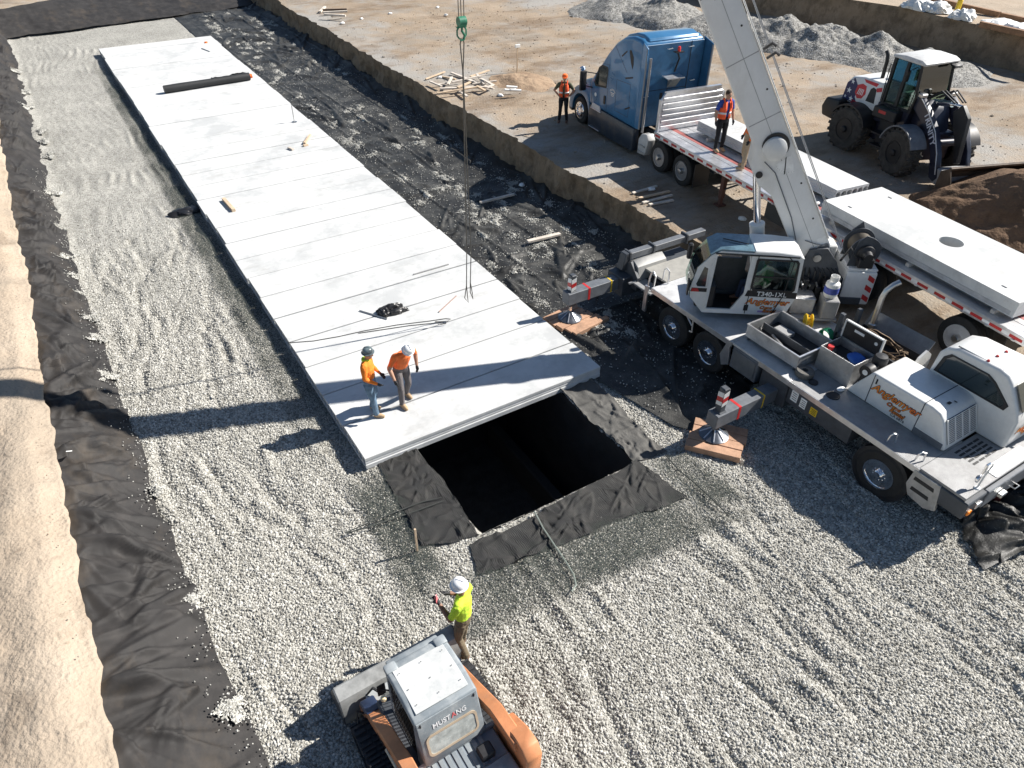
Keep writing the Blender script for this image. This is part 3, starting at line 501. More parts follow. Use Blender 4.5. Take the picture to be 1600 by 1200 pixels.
def person(label, loc, rz, pose, mats, hat=None, vest=False, sleeve=.55, hair=False, gloves=True, h=1.0, collar=None, loose=1.0):
    """mats: skin, shirt, trousers, boots. One remeshed body surface; garments split by nearest bone."""
    J = dict(POSE); J.update(pose); J = {k: (V3(v) if v is not None else None) for k, v in J.items()}
    G = []; B = []                       # geometry, bones (a, b, ra, rb, mat)
    def limb(a, b_, ra, rb, m, seg=1):
        a, b_ = V3(a), V3(b_); G.extend(tb([a, a * .66 + b_ * .34, a * .33 + b_ * .67, b_], [ra, ra * .7 + rb * .3 + .004, ra * .35 + rb * .65, rb], 10)); G.extend(ico(a, ra, 1)); G.extend(ico(b_, rb, 1)); B.append((a, b_, ra, rb, m))
    pel, che, nek, hed = J['pel'], J['che'], J['nek'], J['hed']; lz = loose
    side = J['sr'] - J['sl']; side = side / np.linalg.norm(side); up = nek - pel; up /= np.linalg.norm(up); fw = np.cross(up, side)
    hside = J['hr'] - J['hl']; hside = hside / np.linalg.norm(hside)
    # torso loft
    secs = [(pel - up * .09, .165, .115), (pel + up * .03, .175 * lz, .125 * lz), (pel * .5 + che * .5, .165 * lz, .12 * lz), (che, .185 * lz, .13 * lz), (che * .45 + nek * .55, .18, .11), (nek - up * .035, .095, .075)]
    V = []; F = []; N = 14
    for i, (c, rx, ry) in enumerate(secs):
        sd_ = hside * (1 - i / 5) + side * (i / 5); sd_ /= np.linalg.norm(sd_); f_ = np.cross(up, sd_)
        for k in range(N):
            a = 2 * math.pi * k / N; V.append(c + sd_ * rx * math.cos(a) + f_ * ry * math.sin(a))
    for i in range(5):
        for k in range(N): F.append((i * N + k, i * N + (k + 1) % N, (i + 1) * N + (k + 1) % N, (i + 1) * N + k))
    F.append(tuple(range(N - 1, -1, -1))); F.append(tuple(range(5 * N, 6 * N))); G.append((np.array(V), F))
    B.append((pel - up * .02, pel + up * .05, .15, .15, 2)); B.append((pel + up * .12, che, .15, .16, 1)); B.append((che, nek - up * .06, .16, .10, 1))
    # head with jaw, nose, ears
    hf = J['face'] if 'face' in J else fw; hf = hf / np.linalg.norm(hf); hs = np.cross(hf, (0, 0, 1)); hs = hs / np.linalg.norm(hs); hu = np.cross(hs, hf)
    A = Matrix((hs, hf, hu)).transposed().to_4x4(); A.translation = Vector(hed)
    G.extend(xf(ico((0, 0, .02), .1, 2, (.78, .98, 1.12)), A)); G.extend(xf(ico((0, .035, -.065), .06, 2, (.85, .9, .8)), A)); G.extend(xf(pr([(-.016, -.035), (.016, -.035), (.007, .02), (-.007, .02)], 'y', .085, .122), A))
    for s in (-1, 1): G.extend(xf(ico((s * .08, -.005, 0), .026, 1, (.5, .8, 1.2)), A))
    limb(nek - up * .06, hed - (0, 0, .04), .055, .052, 0); B.append((hed, hed + (0, 0, .05), .09, .1, 0))
    for s, S, E_, W_, H_ in ((-1, J['sl'], J['el'], J['wl'], J['hdl']), (1, J['sr'], J['er'], J['wr'], J['hdr'])):
        G.extend(tb([nek - up * .05, S], [.06, .07], 10)); B.append((nek - up * .06, S, .06, .07, 1))
        m = S + (E_ - S) * min(sleeve * 2 if sleeve < .5 else 1, 1); full = sleeve > .9
        limb(S, E_, .072, .05, 1); 
        limb(E_, W_, .047, .032, 1 if full else 0)
        if not full: B[-2] = (S, S + (E_ - S) * sleeve * 1.25, .074, .056, 1); B.append((S + (E_ - S) * (sleeve * 1.25 + .1), E_, .05, .047, 0))
        # hand: palm and five fingers
        d = (H_ - W_) if H_ is not None else (W_ - E_); d = d / np.linalg.norm(d); pn = np.cross(d, fw if abs(d @ fw) < .8 else up); pn /= np.linalg.norm(pn); acr = np.cross(pn, d); gm = 4 if gloves else 0
        pc = W_ + d * .05; G.extend(tb([W_, W_ + d * .04, W_ + d * .09], [.027, .036, .034], 8)); B.append((W_ + d * .01, W_ + d * .10, .034, .034, gm))
        for q in range(4):
            o = acr * (q - 1.5) * .021; L = (.062, .075, .078, .066)[q]; p = W_ + d * .085 + o; cu = -pn * s * .4
            pts = [p, p + d * L * .45 + cu * L * .25, p + d * L * .8 + cu * L * .8, p + d * L * .9 + cu * L * 1.3]; G.extend(tb(pts, [.0105, .0098, .009, .008], 6)); B.append((pts[0], pts[3], .01, .009, gm))
        p = W_ + d * .03 + acr * .03; pts = [p, p + acr * .025 + d * .03, p + acr * .028 + d * .062 - pn * s * .01]; G.extend(tb(pts, [.014, .012, .009], 6)); B.append((pts[0], pts[2], .012, .01, gm))
    for H_, K_, A_, ft in ((J['hl'], J['kl'], J['al'], J['fl']), (J['hr'], J['kr'], J['ar'], J['fr'])):
        limb(H_, K_, .098 * lz, .068 * lz, 2); limb(K_, A_ + (0, 0, .03), .068 * lz, .056 * lz, 2)
        f_ = ft if ft is not None else np.cross((0, 0, 1), hside); f_ = V3((f_[0], f_[1], f_[2] if len(f_) > 2 else 0)); f_ = f_ / np.linalg.norm(f_)
        G.extend(tb([A_ - f_ * .05 + (0, 0, -.02), A_ + f_ * .04 - (0, 0, .02), A_ + f_ * .13 - (0, 0, .035), A_ + f_ * .19 - (0, 0, .045)], [.05, .056, .048, .032], 10)); G.extend(tb([A_ - (0, 0, .03), A_ + (0, 0, .06)], [.052, .052], 10))
        B.append((A_ - f_ * .04 - (0, 0, .03), A_ + f_ * .19 - (0, 0, .045), .055, .04, 3))
    tmp = bpy.data.objects.new('tmp', mesh('tmp', G, 0)); SC.collection.objects.link(tmp); md = tmp.modifiers.new('r', 'REMESH'); md.mode = 'VOXEL'; md.voxel_size = .0105; ms = tmp.modifiers.new('s', 'SMOOTH'); ms.iterations = 2; ms.factor = .5
    bpy.context.view_layer.update(); me = bpy.data.meshes.new_from_object(tmp.evaluated_get(bpy.context.evaluated_depsgraph_get())); old = tmp.data; bpy.data.objects.remove(tmp); bpy.data.meshes.remove(old)
    nv = len(me.vertices); co = np.zeros(nv * 3); me.vertices.foreach_get('co', co); co = co.reshape(-1, 3); best = np.full(nv, 9.); idx = np.zeros(nv, int)
    for a, b_, ra, rb, m in B:
        ab = b_ - a; t = np.clip(((co - a) @ ab) / max(ab @ ab, 1e-9), 0, 1); d = np.linalg.norm(co - a - t[:, None] * ab, axis=1) - (ra + (rb - ra) * t); u = d < best; best[u] = d[u]; idx[u] = m
    nn = np.zeros(nv * 3); me.vertices.foreach_get('normal', nn); nn = nn.reshape(-1, 3); cl = (idx == 1) | (idx == 2)
    fold = .013 * ridged(co[:, 2] * 9 + co[:, 0] * 5, co[:, 1] * 9 + co[:, 0] * 6, 2, 3) - .004; co2 = co + nn * (fold * cl)[:, None]; me.vertices.foreach_set('co', co2.reshape(-1))
    for m in [*mats, glove]: me.materials.append(m)
    lp = np.zeros(len(me.loops), int); me.loops.foreach_get('vertex_index', lp); st = np.zeros(len(me.polygons), int); me.polygons.foreach_get('loop_start', st); me.polygons.foreach_set('material_index', idx[lp[st]].astype(np.int32)); me.shade_smooth(); me.name = 'body'
    root = thing('person', label, 'person', loc, rz, None); root.scale = (h, h, h)
    body = bpy.data.objects.new('body', me); SC.collection.objects.link(body); body.parent = root
    for s in (-1, 1): mk('eye', xf(ico((s * .034, .088, .025), .012, 1), A), eye_m, root)
    if hat is not None:
        if hat == 'cap': g_ = lathe([(.105, 0), (.108, .05), (.09, .10), (.05, .125), (.001, .13)], (0, 0, .035), (0, 0, 1), 16) + bx(-.065, .065, .08, .18, .04, .05, .006); hm = helm_o
        else:
            g_ = lathe([(.138, 0), (.140, .01), (.114, .018), (.114, .045), (.104, .085), (.075, .115), (.032, .128), (.001, .13)], (0, .012, .055), (0, 0, 1), 20) + pr([(-.012, .06), (.012, .06), (.012, .195), (-.012, .195)], 'y', -.06, .06, .01); hm = hat
        mk('hard_hat' if hat != 'cap' else 'cap', xf(g_, A), hm, root)
    if hair or hat is None: mk('hair', xf(ico((0, -.018, .055), .105, 2, (.84, .98, .95)), A), hair_m, root)
    if vest:
        for s in (-1, 1):
            V = []; F = []; lev = [(.0, .19, .145), (.5, .18, .14), (1., .2, .15), (1.55, .185, .128), (1.85, .13, .11)]; na = 12
            for t, rx, ry in lev:
                c = pel + up * .02 + (che - pel) * t if t <= 1 else che + (nek - che) * (t - 1)
                for k in range(na + 1):
                    a = math.pi / 2 - s * (.22 + (math.pi - .25) * k / na) if True else 0; rr = 1.0; V.append(c + side * rx * 1.05 * math.cos(a) + fw * ry * 1.07 * math.sin(a))
            for i in range(len(lev) - 1):
                for k in range(na):
                    if i >= 2 and 3 <= k <= 7: continue
                    F.append((i * (na + 1) + k, i * (na + 1) + k + 1, (i + 1) * (na + 1) + k + 1, (i + 1) * (na + 1) + k))
            vv = mk('vest_panel', [(np.array(V), F)], vest_o, root, 180); sm = vv.modifiers.new('t', 'SOLIDIFY'); sm.thickness = .008
            V = []; F = []
            for t in (.42, .6):
                c = pel + up * .02 + (che - pel) * t
                for k in range(na + 1): a = math.pi / 2 - s * (.22 + (math.pi - .25) * k / na); V.append(c + side * .192 * 1.06 * math.cos(a) + fw * .146 * 1.08 * math.sin(a))
            for k in range(na): F.append((k, k + 1, na + 2 + k, na + 1 + k))
            bd = mk('reflective_band', [(np.array(V), F)], silver, root, 180); bd.modifiers.new('t', 'SOLIDIFY').thickness = .01
            q0 = J['sl' if s < 0 else 'sr'] * .55 + nek * .45 + up * .075; mk('vest_strap', tb([che + side * s * .10 + fw * .145, che * .4 + nek * .6 + side * s * .10 + fw * .12, q0, che * .4 + nek * .6 + side * s * .10 - fw * .125], .028, 6), vest_o, root)
    if collar is not None: mk('collar_band', lathe([(.085, 0), (.092, .03), (.085, .055)], nek - up * .03, up, 14), collar, root)
    return root
def P2(u, v, z): return (*gpt(u, v, z), z)
# two workers on the deck
person('worker in orange hooded top, jeans and dark hard hat on the deck edge', P2(584, 645, .3), R_(-128), dict(hed=(0, .05, 1.62), el=(-.25, .02, 1.13), wl=(-.2, .2, .98), er=(.24, .0, 1.13), wr=(.15, .22, .96), kl=(-.12, .05, .49), al=(-.14, -.06, .08), ar=(.13, .10, .08), kr=(.12, .07, .49)), (skin1, orange_d, jeans, boot), hat=helm_g, sleeve=1., h=.99, collar=lime, loose=1.1)
person('worker in orange T-shirt and grey trousers bending forward in a white hard hat', P2(633, 628, .3), R_(-172), dict(pel=(0, -.04, .93), che=(0, .09, 1.24), nek=(0, .19, 1.43), hed=(0, .29, 1.54), face=V3((0, .75, -.66)), sl=(-.2, .14, 1.38), sr=(.2, .14, 1.38), el=(-.33, .05, 1.16), wl=(-.30, .12, .92), er=(.34, .1, 1.12), wr=(.33, .26, .90), hl=(-.095, -.04, .89), hr=(.095, -.04, .89), kl=(-.13, -.0, .48), al=(-.15, -.16, .08), kr=(.12, .10, .49), ar=(.13, .10, .08)), (skin1, orange_s, greyp, boot), hat=helm_w, sleeve=.55, h=1.05)
# man in lime on the gravel
person('worker in lime T-shirt and white hard hat seen from behind on the gravel', P2(727, 1016, .04), R_(38), dict(hed=(0, .03, 1.63), el=(-.24, .10, 1.13), wl=(-.13, .32, 1.26), er=(.27, .06, 1.12), wr=(.12, .27, 1.22), kl=(-.12, .06, .49), al=(-.13, -.07, .08), kr=(.11, .05, .49), ar=(.12, .10, .08)), (skin2, lime, brown_p, bootd), hat=helm_w, sleeve=.6, h=1.02)
ph = solo('phone', bx(-.04, .04, -.006, .006, 0, .15, .008), M('pink_plastic', (.75, .2, .22), .4), 'pink phone held up by the worker in lime', 'phone')
# man by the truck, hands on hips
person('man in orange vest and orange cap, hands on hips beside the blue truck', (*gpt(879, 191, U), U), R_(140), dict(el=(-.38, -.10, 1.16), wl=(-.2, .02, 1.0), er=(.38, -.10, 1.16), wr=(.2, .02, 1.0), hdl=(-.13, .1, .97), hdr=(.13, .1, .97), al=(-.15, 0, .08), ar=(.14, .03, .08)), (skin1, olive_s, blackp, bootd), hat='cap', vest=True, sleeve=.5, gloves=False, h=1.02)
# men on the trailer bed
TZ = U + 1.33
person('bareheaded man in blue shirt and orange vest standing on the flatbed', (*gpt(1121, 235, TZ), TZ), R_(168), dict(hed=(0, .04, 1.62), el=(-.27, .0, 1.15), wl=(-.27, .10, .92), er=(.28, -.02, 1.15), wr=(.29, .06, .92), al=(-.12, 0, .08), ar=(.13, .05, .08)), (skin1, blue_s, blackp, boot), vest=True, sleeve=.55, hair=True, h=1.04)
person('man in orange shirt and tan trousers half hidden behind the crane boom', (*gpt(1160, 262, TZ), TZ), R_(60), dict(al=(-.15, .06, .08), ar=(.13, -.08, .08)), (skin1, orange_s, tan_p, boot), hat=helm_w, sleeve=1., h=1.0)
ph.location = P2(701, 931, 1.32); x_, y_ = gpt(727, 1016, .04); ph.location = (x_ - .31, y_ + .21, 1.33); ph.rotation_euler = (R_(-15), 0, R_(40))
# ------------------------------------------------------------------ wheels
def wheel(parent, c, axis, r, w_, rim_r, rmat, tmat=rubber, lugs=0, dish=.08, hubm=None, bolts=10, name='wheel'):
    """tyre (the part) > rim, hub; c is the centre of the outer face, axis points outward"""
    ax = V3(axis); c = V3(c); n = 36
    prof = [(rim_r, -w_), (r * .9, -w_), (r * .985, -w_ * .9), (r, -w_ * .78), (r, -w_ * .52), (r * .982, -w_ * .5), (r, -w_ * .48), (r, -w_ * .22), (r * .985, -w_ * .1), (r * .9, 0), (rim_r * 1.12, -.004), (rim_r, -.02)]
    g_ = lathe(prof, c, ax, n, closed=True)
    if lugs:
        u, v, d = frame(ax)
        for i in range(lugs):
            for k, sk in ((-.27, .35), (-.73, -.35)):
                a = 2 * math.pi * (i + (.5 if k < -.5 else 0)) / lugs; rad = u * math.cos(a) + v * math.sin(a); tan = -u * math.sin(a) + v * math.cos(a)
                m = Matrix((rad, tan * math.cos(sk) + d * math.sin(sk), -tan * math.sin(sk) + d * math.cos(sk))).transposed().to_4x4(); m.translation = Vector(c + d * w_ * k + rad * r * 1.0)
                g_ += xf(bx(-.05, .045, -.075 * r, .075 * r, -w_ * .24, w_ * .24, .012), m)
    t = mk(name, g_, tmat, parent)
    rp_ = [(rim_r * 1.13, -.012), (rim_r * 1.12, .012), (rim_r * 1.02, .008), (rim_r * .97, -dish * .6), (rim_r * .62, -dish), (rim_r * .55, -dish * .35), (rim_r * .3, -dish * .3), (.001, -dish * .3)]
    rm = mk('rim', lathe(rp_, c, ax, 28), rmat, t)
    hb = lathe([(rim_r * .34, -dish * .5), (rim_r * .34, dish * .35), (rim_r * .26, dish * .6), (.001, dish * .66)], c, ax, 18); u, v, d = frame(ax)
    for i in range(bolts): a = 2 * math.pi * i / bolts; q = c + (u * math.cos(a) + v * math.sin(a)) * rim_r * .45 - d * dish * .4; hb += cy(q, q + d * .035, .014, n=6)
    mk('hub', hb, hubm or rmat, t)
    if bolts:
        hl = []
        for i in range(bolts): a = 2 * math.pi * (i + .5) / bolts; q = c + (u * math.cos(a) + v * math.sin(a)) * rim_r * .80 - d * (dish * .80 - .004); hl += lathe([(rim_r * .085, 0), (rim_r * .085, .004)], q, d, 8)
        mk('hand_hole', hl, black, t, kind='stuff')
    return t
# ------------------------------------------------------------------ mobile crane
CO = (12.72, 7.2, 0); crane = thing('mobile_crane', 'white truck crane with raised telescopic boom standing on outriggers beside the deck', 'crane', CO)
def CR(name, geo, mat, parent=None, smooth=35):
    return mk(name, mv(geo, (-CO[0], -CO[1], -CO[2])), mat, parent or crane, smooth)
L_, Rr = 11.5, 14.2
CR('chassis_frame', bx(12.15, 12.45, 3.1, 12.4, .58, 1.0, .01) + bx(13.0, 13.3, 3.1, 12.4, .58, 1.0, .01) + sum([bx(12.45, 13.0, y, y + .2, .62, .95) for y in (3.3, 5.5, 7.3, 9.0, 10.2, 11.9)], []), dgrey)
for y in (10.66, 9.38, 4.6):
    CR('axle', cy((11.75, y, .53), (13.7, y, .53), .09) + ico((12.72, y, .53), .2, 2), dgrey)
    for s, x in ((-1, L_ + .02), (1, Rr - .02)): 
        t = wheel(crane, (x - CO[0], y - CO[1], .53), (s, 0, 0), .53, .32, .29, chrome, hubm=chrome, dish=.09)
# decks
dk = M('bright_deck_plate', (.62, .62, .62), .5, metal=.35, var=.12, scale=4, bump=.25, bscale=80); layered(dk, (.36, .35, .33), 1.8, .5, (1, 1, 1), .5, .7)
CR('rear_deck', bx(L_, Rr, 8.72, 11.55, 1.19, 1.25, .006), dk); CR('deck_edge', bx(L_ - .012, L_ + .012, 8.72, 11.55, 1.12, 1.246) + bx(L_ - .012, L_ + .012, 3.95, 7.9, 1.12, 1.246), alu)
CR('mid_deck', bx(L_, Rr, 7.02, 8.715, 1.19, 1.247, .006), dk); CR('running_board', bx(L_, 12.9, 3.98, 7.015, 1.19, 1.25, .006), lgrey); CR('front_deck', bx(L_ + .02, Rr, 3.06, 3.975, 1.19, 1.25, .006), lgrey)
CR('rear_platform', bx(12.0, Rr, 11.56, 12.4, 1.2, 1.262, .006), M('tan_grey_plate', (.34, .33, .30), .6, metal=.2, bump=.3)); CR('platform_step', bx(L_ + .05, 11.98, 11.6, 12.3, .95, 1.0, .006), lgrey)
# outriggers
def outrigger(y, zb, x_in):
    CR('outrigger_beam', bx(9.72, x_in, y - .15, y + .15, zb, zb + .34, .012), mgrey); CR('beam_stripe', bx(10.35, 10.42, y - .153, y + .153, zb - .003, zb + .343), red); CR('beam_mark', bx(11.1, 11.14, y - .154, y + .154, zb - .004, zb + .344), yellow)
    j = CR('jack', bx(9.80, 10.02, y - .11, y + .11, zb - .1, zb + .37, .02) + bx(9.83, 9.99, y - .08, y + .08, zb + .3, 1.48, .02), dgrey)
    for i, (z0, z1, m) in enumerate(((1.02, 1.12, white), (1.12, 1.24, red), (1.24, 1.36, white))):
        q = pr([(9.835, z0), (9.985, z0 + .04), (9.985, z1 + .04), (9.835, z1)], 'y', y - .086, y - .081) + pr([(y - .075, z0 + .04), (y + .075, z0), (y + .075, z1), (y - .075, z1 + .04)], 'x', 9.824, 9.829); CR('hazard_stripe', q, m, j)
    CR('jack_rod', cy((9.91, y, .3), (9.91, y, zb + .05), .045), chrome)
    f = CR('jack_foot', lathe([(.32, 0), (.325, .03), (.30, .04), (.08, .19), (.06, .24)], (9.91, y, .15), (0, 0, 1), 16), M('foot_steel', (.16, .17, .19), .3, metal=.8), smooth=15)
    CR('foot_rib', sum([tb([(9.91 + .30 * math.cos(a), y + .30 * math.sin(a), .195), (9.91 + .08 * math.cos(a), y + .08 * math.sin(a), .35)], .014, 5) for a in np.arange(0, 6.28, .785)], []), alu, f)
    CR('handle', tb([(9.98, y - .02, 1.08), (10.05, y - .02, 1.12), (10.05, y - .02, 1.38), (9.98, y - .02, 1.42)], .014), steel)
outrigger(12.82, .66, 11.6); outrigger(7.42, .50, 12.3)
CR('outrigger_box', bx(11.35, 13.95, 12.5, 13.15, .5, 1.06, .02), dgrey); CR('box_cover', pr([(12.3, 1.0), (12.42, 1.34), (12.62, 1.46), (13.2, 1.12), (13.2, 1.0)], 'x', 11.75, 12.75, .01), M('cover_grey', (.27, .27, .26), .5)); CR('box_side', pr([(12.28, .72), (12.28, 1.1), (12.62, 1.44), (13.22, 1.1), (13.22, .72)], 'x', 11.66, 11.74), dgrey); CR('box_shelf', bx(11.42, 11.68, 12.3, 12.36, .98, 1.02), alu)
CR('stowed_jib', pr([(12.78, 1.40), (12.98, 1.40), (12.98, 1.58), (12.78, 1.58)], 'x', 11.75, 14.5, .012), mgrey); [CR('jib_collar', bx(x, x + .07, 12.74, 13.02, 1.34, 1.63, .01), dgrey) for x in (11.72, 12.55, 13.75)]; CR('jib_head', pr([(11.5, 1.15), (11.62, 1.12), (11.78, 1.35), (11.78, 1.62), (11.6, 1.6)], 'y', 12.76, 13.0, .015), dgrey); CR('jib_stand', cy((12.0, 12.88, 1.0), (12.0, 12.88, 1.42), .03), steel)
CR('mid_outrigger_box', bx(L_ + .04, 13.9, 7.05, 7.8, .45, 1.1, .02), dgrey)
# side boxes and steps
tbx = CR('toolbox', bx(L_ - .01, 12.1, 7.88, 8.66, .62, 1.185, .015), mgrey); CR('box_door', bx(L_ - .03, L_ - .012, 7.95, 8.6, .68, 1.13, .008), M('box_door_grey', (.18, .19, .2), .45, metal=.4, bump=.2), tbx)
CR('wheel_step', pr([(8.78, 1.19), (8.70, .62), (8.9, .5), (9.0, .75), (8.86, 1.19)], 'x', L_, L_ + .05), alu); CR('step_frame', tb([(L_ + .02, 10.02, 1.18), (L_ + .02, 9.98, .78), (L_ + .02, 10.06, .78)], .02) + tb([(L_ + .02, 10.3, 1.18), (L_ + .02, 10.02, .95)], .02), alu)
sk = CR('side_skirt', bx(L_ - .005, 12.1, 5.4, 7.0, .72, 1.12, .01), dgrey)
for (y, z, w_, h, m) in ((6.82, .98, .17, .26, paper), (6.58, .95, .15, .24, paper), (6.30, .92, .17, .18, yellow)): CR('placard', bx(L_ - .012, L_ - .006, y - w_ / 2, y + w_ / 2, z - h / 2, z + h / 2), m, sk)
lt_ = []
for (y, z, w_, h) in ((6.82, .98, .17, .26), (6.58, .95, .15, .24), (6.30, .92, .17, .18)):
    for k in range(4): lt_ += bx(L_ - .015, L_ - .0125, y - w_ * .38, y + w_ * (.38 - .12 * (k % 2)), z + h * (.3 - .2 * k) - .006, z + h * (.3 - .2 * k) + .006)
CR('placard_print', lt_, black, sk)
CR('ladder_rail', tb([(L_ + .03, 11.75, .45), (L_ + .03, 11.7, 1.45), (L_ + .03, 11.66, 1.62), (L_ + .03, 11.58, 1.68), (L_ + .03, 11.5, 1.6), (L_ + .03, 11.52, 1.3)], .022) + bx(L_ + .0, L_ + .05, 11.68, 11.8, .45, 1.2), alu); CR('grab_handle', tb([(11.95, 11.66, 1.26), (11.95, 11.64, 1.6), (11.97, 11.58, 1.66), (11.99, 11.5, 1.6), (11.99, 11.48, 1.26)], .02), alu)
# open tray with reels
def tray(x0, x1, y0, y1, z0, z1, t=.02): return bx(x0, x1, y0, y0 + t, z0, z1) + bx(x0, x1, y1 - t, y1, z0, z1) + bx(x0, x0 + t, y0 + t, y1 - t, z0, z1) + bx(x1 - t, x1, y0 + t, y1 - t, z0, z1) + bx(x0 + t, x1 - t, y0 + t, y1 - t, z0, z0 + t)
ty = CR('open_tray', tray(11.84, 12.94, 7.2, 8.68, 1.34, 1.64), dplate); CR('tray_lip', bx(11.82, 12.96, 7.18, 7.22, 1.64, 1.665) + bx(11.82, 12.96, 8.66, 8.70, 1.64, 1.665) + bx(11.82, 11.86, 7.22, 8.66, 1.64, 1.665) + bx(12.92, 12.96, 7.22, 8.66, 1.64, 1.665), alu, ty); CR('tray_leg', sum([bx(x, x + .05, y, y + .05, 1.25, 1.34) for x in (11.86, 12.86) for y in (7.24, 8.58)], []), dgrey, ty); CR('tray_liner', bx(11.87, 12.91, 7.23, 8.65, 1.362, 1.37), black, ty)
CR('tray_divider', bx(12.35, 12.37, 7.23, 8.65, 1.37, 1.55), dgrey, ty); CR('tray_tools', tb([(12.0, 7.5, 1.42), (12.3, 8.3, 1.42)], .03) + tb([(12.1, 7.4, 1.4), (12.1, 8.5, 1.46)], .02) + bx(12.5, 12.75, 8.05, 8.45, 1.37, 1.47), lgrey, ty)
solo('hose_reel', lathe([(.17, 0), (.17, .02), (.09, .025), (.09, .13), (.17, .135), (.17, .155)], (13.06, 8.1, 1.66), (.75, -.65, 0), 18) + sum([tb([(13.06 + .05, 8.1 - .04, 1.66), (13.06 + .05 + .15 * math.cos(a) * .6, 8.1 - .04 + .15 * math.cos(a) * .7, 1.66 + .15 * math.sin(a))], .014, 5) for a in np.arange(0, 6.28, 1.05)], []), yellow, 'yellow cord reel beside the open tray on the crane deck', 'reel')
solo('hose_coil', sum([tb([(13.02 + .045 * k, 7.5 + .15 * math.cos(a), 1.60 + .15 * math.sin(a)) for a in np.linspace(0, 6.28, 18)], .018, 6) for k in range(4)], []), green, 'green hose coil beside the yellow reel', 'hose')
CR('hose_bracket', bx(12.96, 13.25, 7.36, 8.3, 1.25, 1.42, .01), dgrey)
CR('boom_rest', bx(13.12, 13.22, 7.28, 7.38, 1.25, 2.25, .01) + bx(13.52, 13.62, 7.16, 7.26, 1.25, 2.3, .01) + bx(13.12, 13.62, 7.2, 7.34, 1.7, 1.8, .01) + cy((13.32, 7.4, 1.25), (13.32, 7.4, 1.95), .06), dgrey)
# toolbox with raised lid, side bin
b2 = CR('chest', tray(12.36, 13.06, 6.26, 7.12, 1.255, 1.82), dplate); CR('chest_lid', bx(13.07, 13.11, 6.24, 7.14, 1.80, 2.22, .008), black, b2); CR('lid_rim', bx(13.064, 13.116, 6.22, 7.16, 2.2, 2.23) + bx(13.06, 13.12, 6.21, 6.24, 1.8, 2.23) + bx(13.06, 13.12, 7.14, 7.17, 1.8, 2.23), white, b2); CR('lid_decal', bx(13.062, 13.066, 6.66, 6.9, 2.06, 2.12) + lathe([(.04, 0), (.04, .004)], (13.066, 6.36, 2.06), (-1, 0, 0), 12), paper, b2)
rg_ = np.random.default_rng(3); blob = ico((12.75, 6.5, 1.72), .17, 3, (1.1, 1.1, .55)); blob[0] = (blob[0][0] + .05 * np.stack([fbm(blob[0][0][:, 1] * 9, blob[0][0][:, 2] * 9, 3, 5), fbm(blob[0][0][:, 0] * 9, blob[0][0][:, 2] * 9, 3, 6), fbm(blob[0][0][:, 0] * 9, blob[0][0][:, 1] * 9, 3, 7)], -1), blob[0][1])
solo('blue_rag', blob, cloth('blue_cloth', (.03, .12, .45)), 'crumpled blue cloth in the open chest on the crane', 'cloth')
CR('chest_fill', bx(12.4, 13.02, 6.3, 7.08, 1.27, 1.62) + ico((12.6, 6.95, 1.68), .1, 2), black, b2); CR('red_jar', cy((12.55, 7.0, 1.62), (12.55, 7.0, 1.82), .07), red, b2)
bn = CR('side_bin', tray(13.2, 13.92, 5.72, 7.2, 1.255, 1.8), M('bin_black', (.03, .03, .033), .5)); CR('bin_end', pr([(13.42, 1.26), (14.02, 1.26), (14.12, 1.6), (14.06, 1.86), (13.85, 2.02), (13.62, 1.9)], 'y', 5.66, 5.71), white, bn); CR('bin_lid', pr([(13.93, 1.8), (14.12, 2.12), (14.15, 2.10), (13.96, 1.78)], 'y', 5.72, 7.2), mgrey, bn)
for i in range(7):
    a0 = rg_.uniform(0, 6); pts = [(13.52 + .24 * math.cos(a) * rg_.uniform(.7, 1), 6.4 + .55 * math.sin(a) * rg_.uniform(.75, 1), 1.72 + .03 * i + .08 * math.sin(2 * a + i)) for a in np.linspace(a0, a0 + 5.2, 16)]
    solo('wire_sling', tb(pts, .012, 5), M('rusty_wire', (.16, .11, .07), .6, metal=.5), 'brown wire rope sling in a tangled bunch in the side bin of the crane', 'wire sling', 'slings in the crane bin')
CR('bin_fill', bx(13.23, 13.89, 5.75, 7.17, 1.28, 1.62), black, bn)
ex = CR('exhaust_stack', tb([(13.93, 7.0, 1.3), (13.93, 7.02, 1.9), (13.95, 7.05, 2.55), (14.0, 7.04, 2.72), (14.1, 6.98, 2.86), (14.2, 6.92, 2.93)], [.062, .062, .062, .062, .062, .064], 14), steel); CR('stack_collar', lathe([(.09, 0), (.09, .08), (.07, .1)], (13.93, 7.02, 1.82), (0, 0, 1), 14), steel, ex)
# engine hood
hd = CR('engine_hood', pr([(6.22, 1.25), (6.18, 1.34), (5.82, 1.98), (4.52, 2.0), (4.34, 1.96), (4.24, 1.86), (4.02, 1.36), (4.0, 1.25)], 'x', 12.28, 13.36, .045, seg=3), white)
CR('hood_seam', bx(12.272, 12.30, 5.74, 5.755, 1.27, 1.96) + bx(12.272, 12.30, 4.66, 4.675, 1.27, 1.98) + bx(12.29, 13.33, 4.66, 4.675, 1.985, 2.004), dgrey, hd); CR('hood_kick', bx(12.268, 12.279, 4.06, 4.66, 1.255, 1.40), mgrey, hd); CR('hood_latch', bx(12.262, 12.28, 5.66, 5.69, 1.78, 1.9, .005), black, hd); CR('hood_label', bx(12.62, 12.72, 4.40, 4.46, 2.002, 2.006) + bx(12.80, 12.83, 4.36, 4.42, 2.0, 2.004), black, hd)
gd = V3((4.02 - 4.24, 1.36 - 1.86)); gl_ = np.linalg.norm(gd); gd = gd / gl_; gn = V3((gd[1], -gd[0]))
def onG(t, o): return (4.24 + gd[0] * t * gl_ + gn[0] * o, 1.86 + gd[1] * t * gl_ + gn[1] * o)
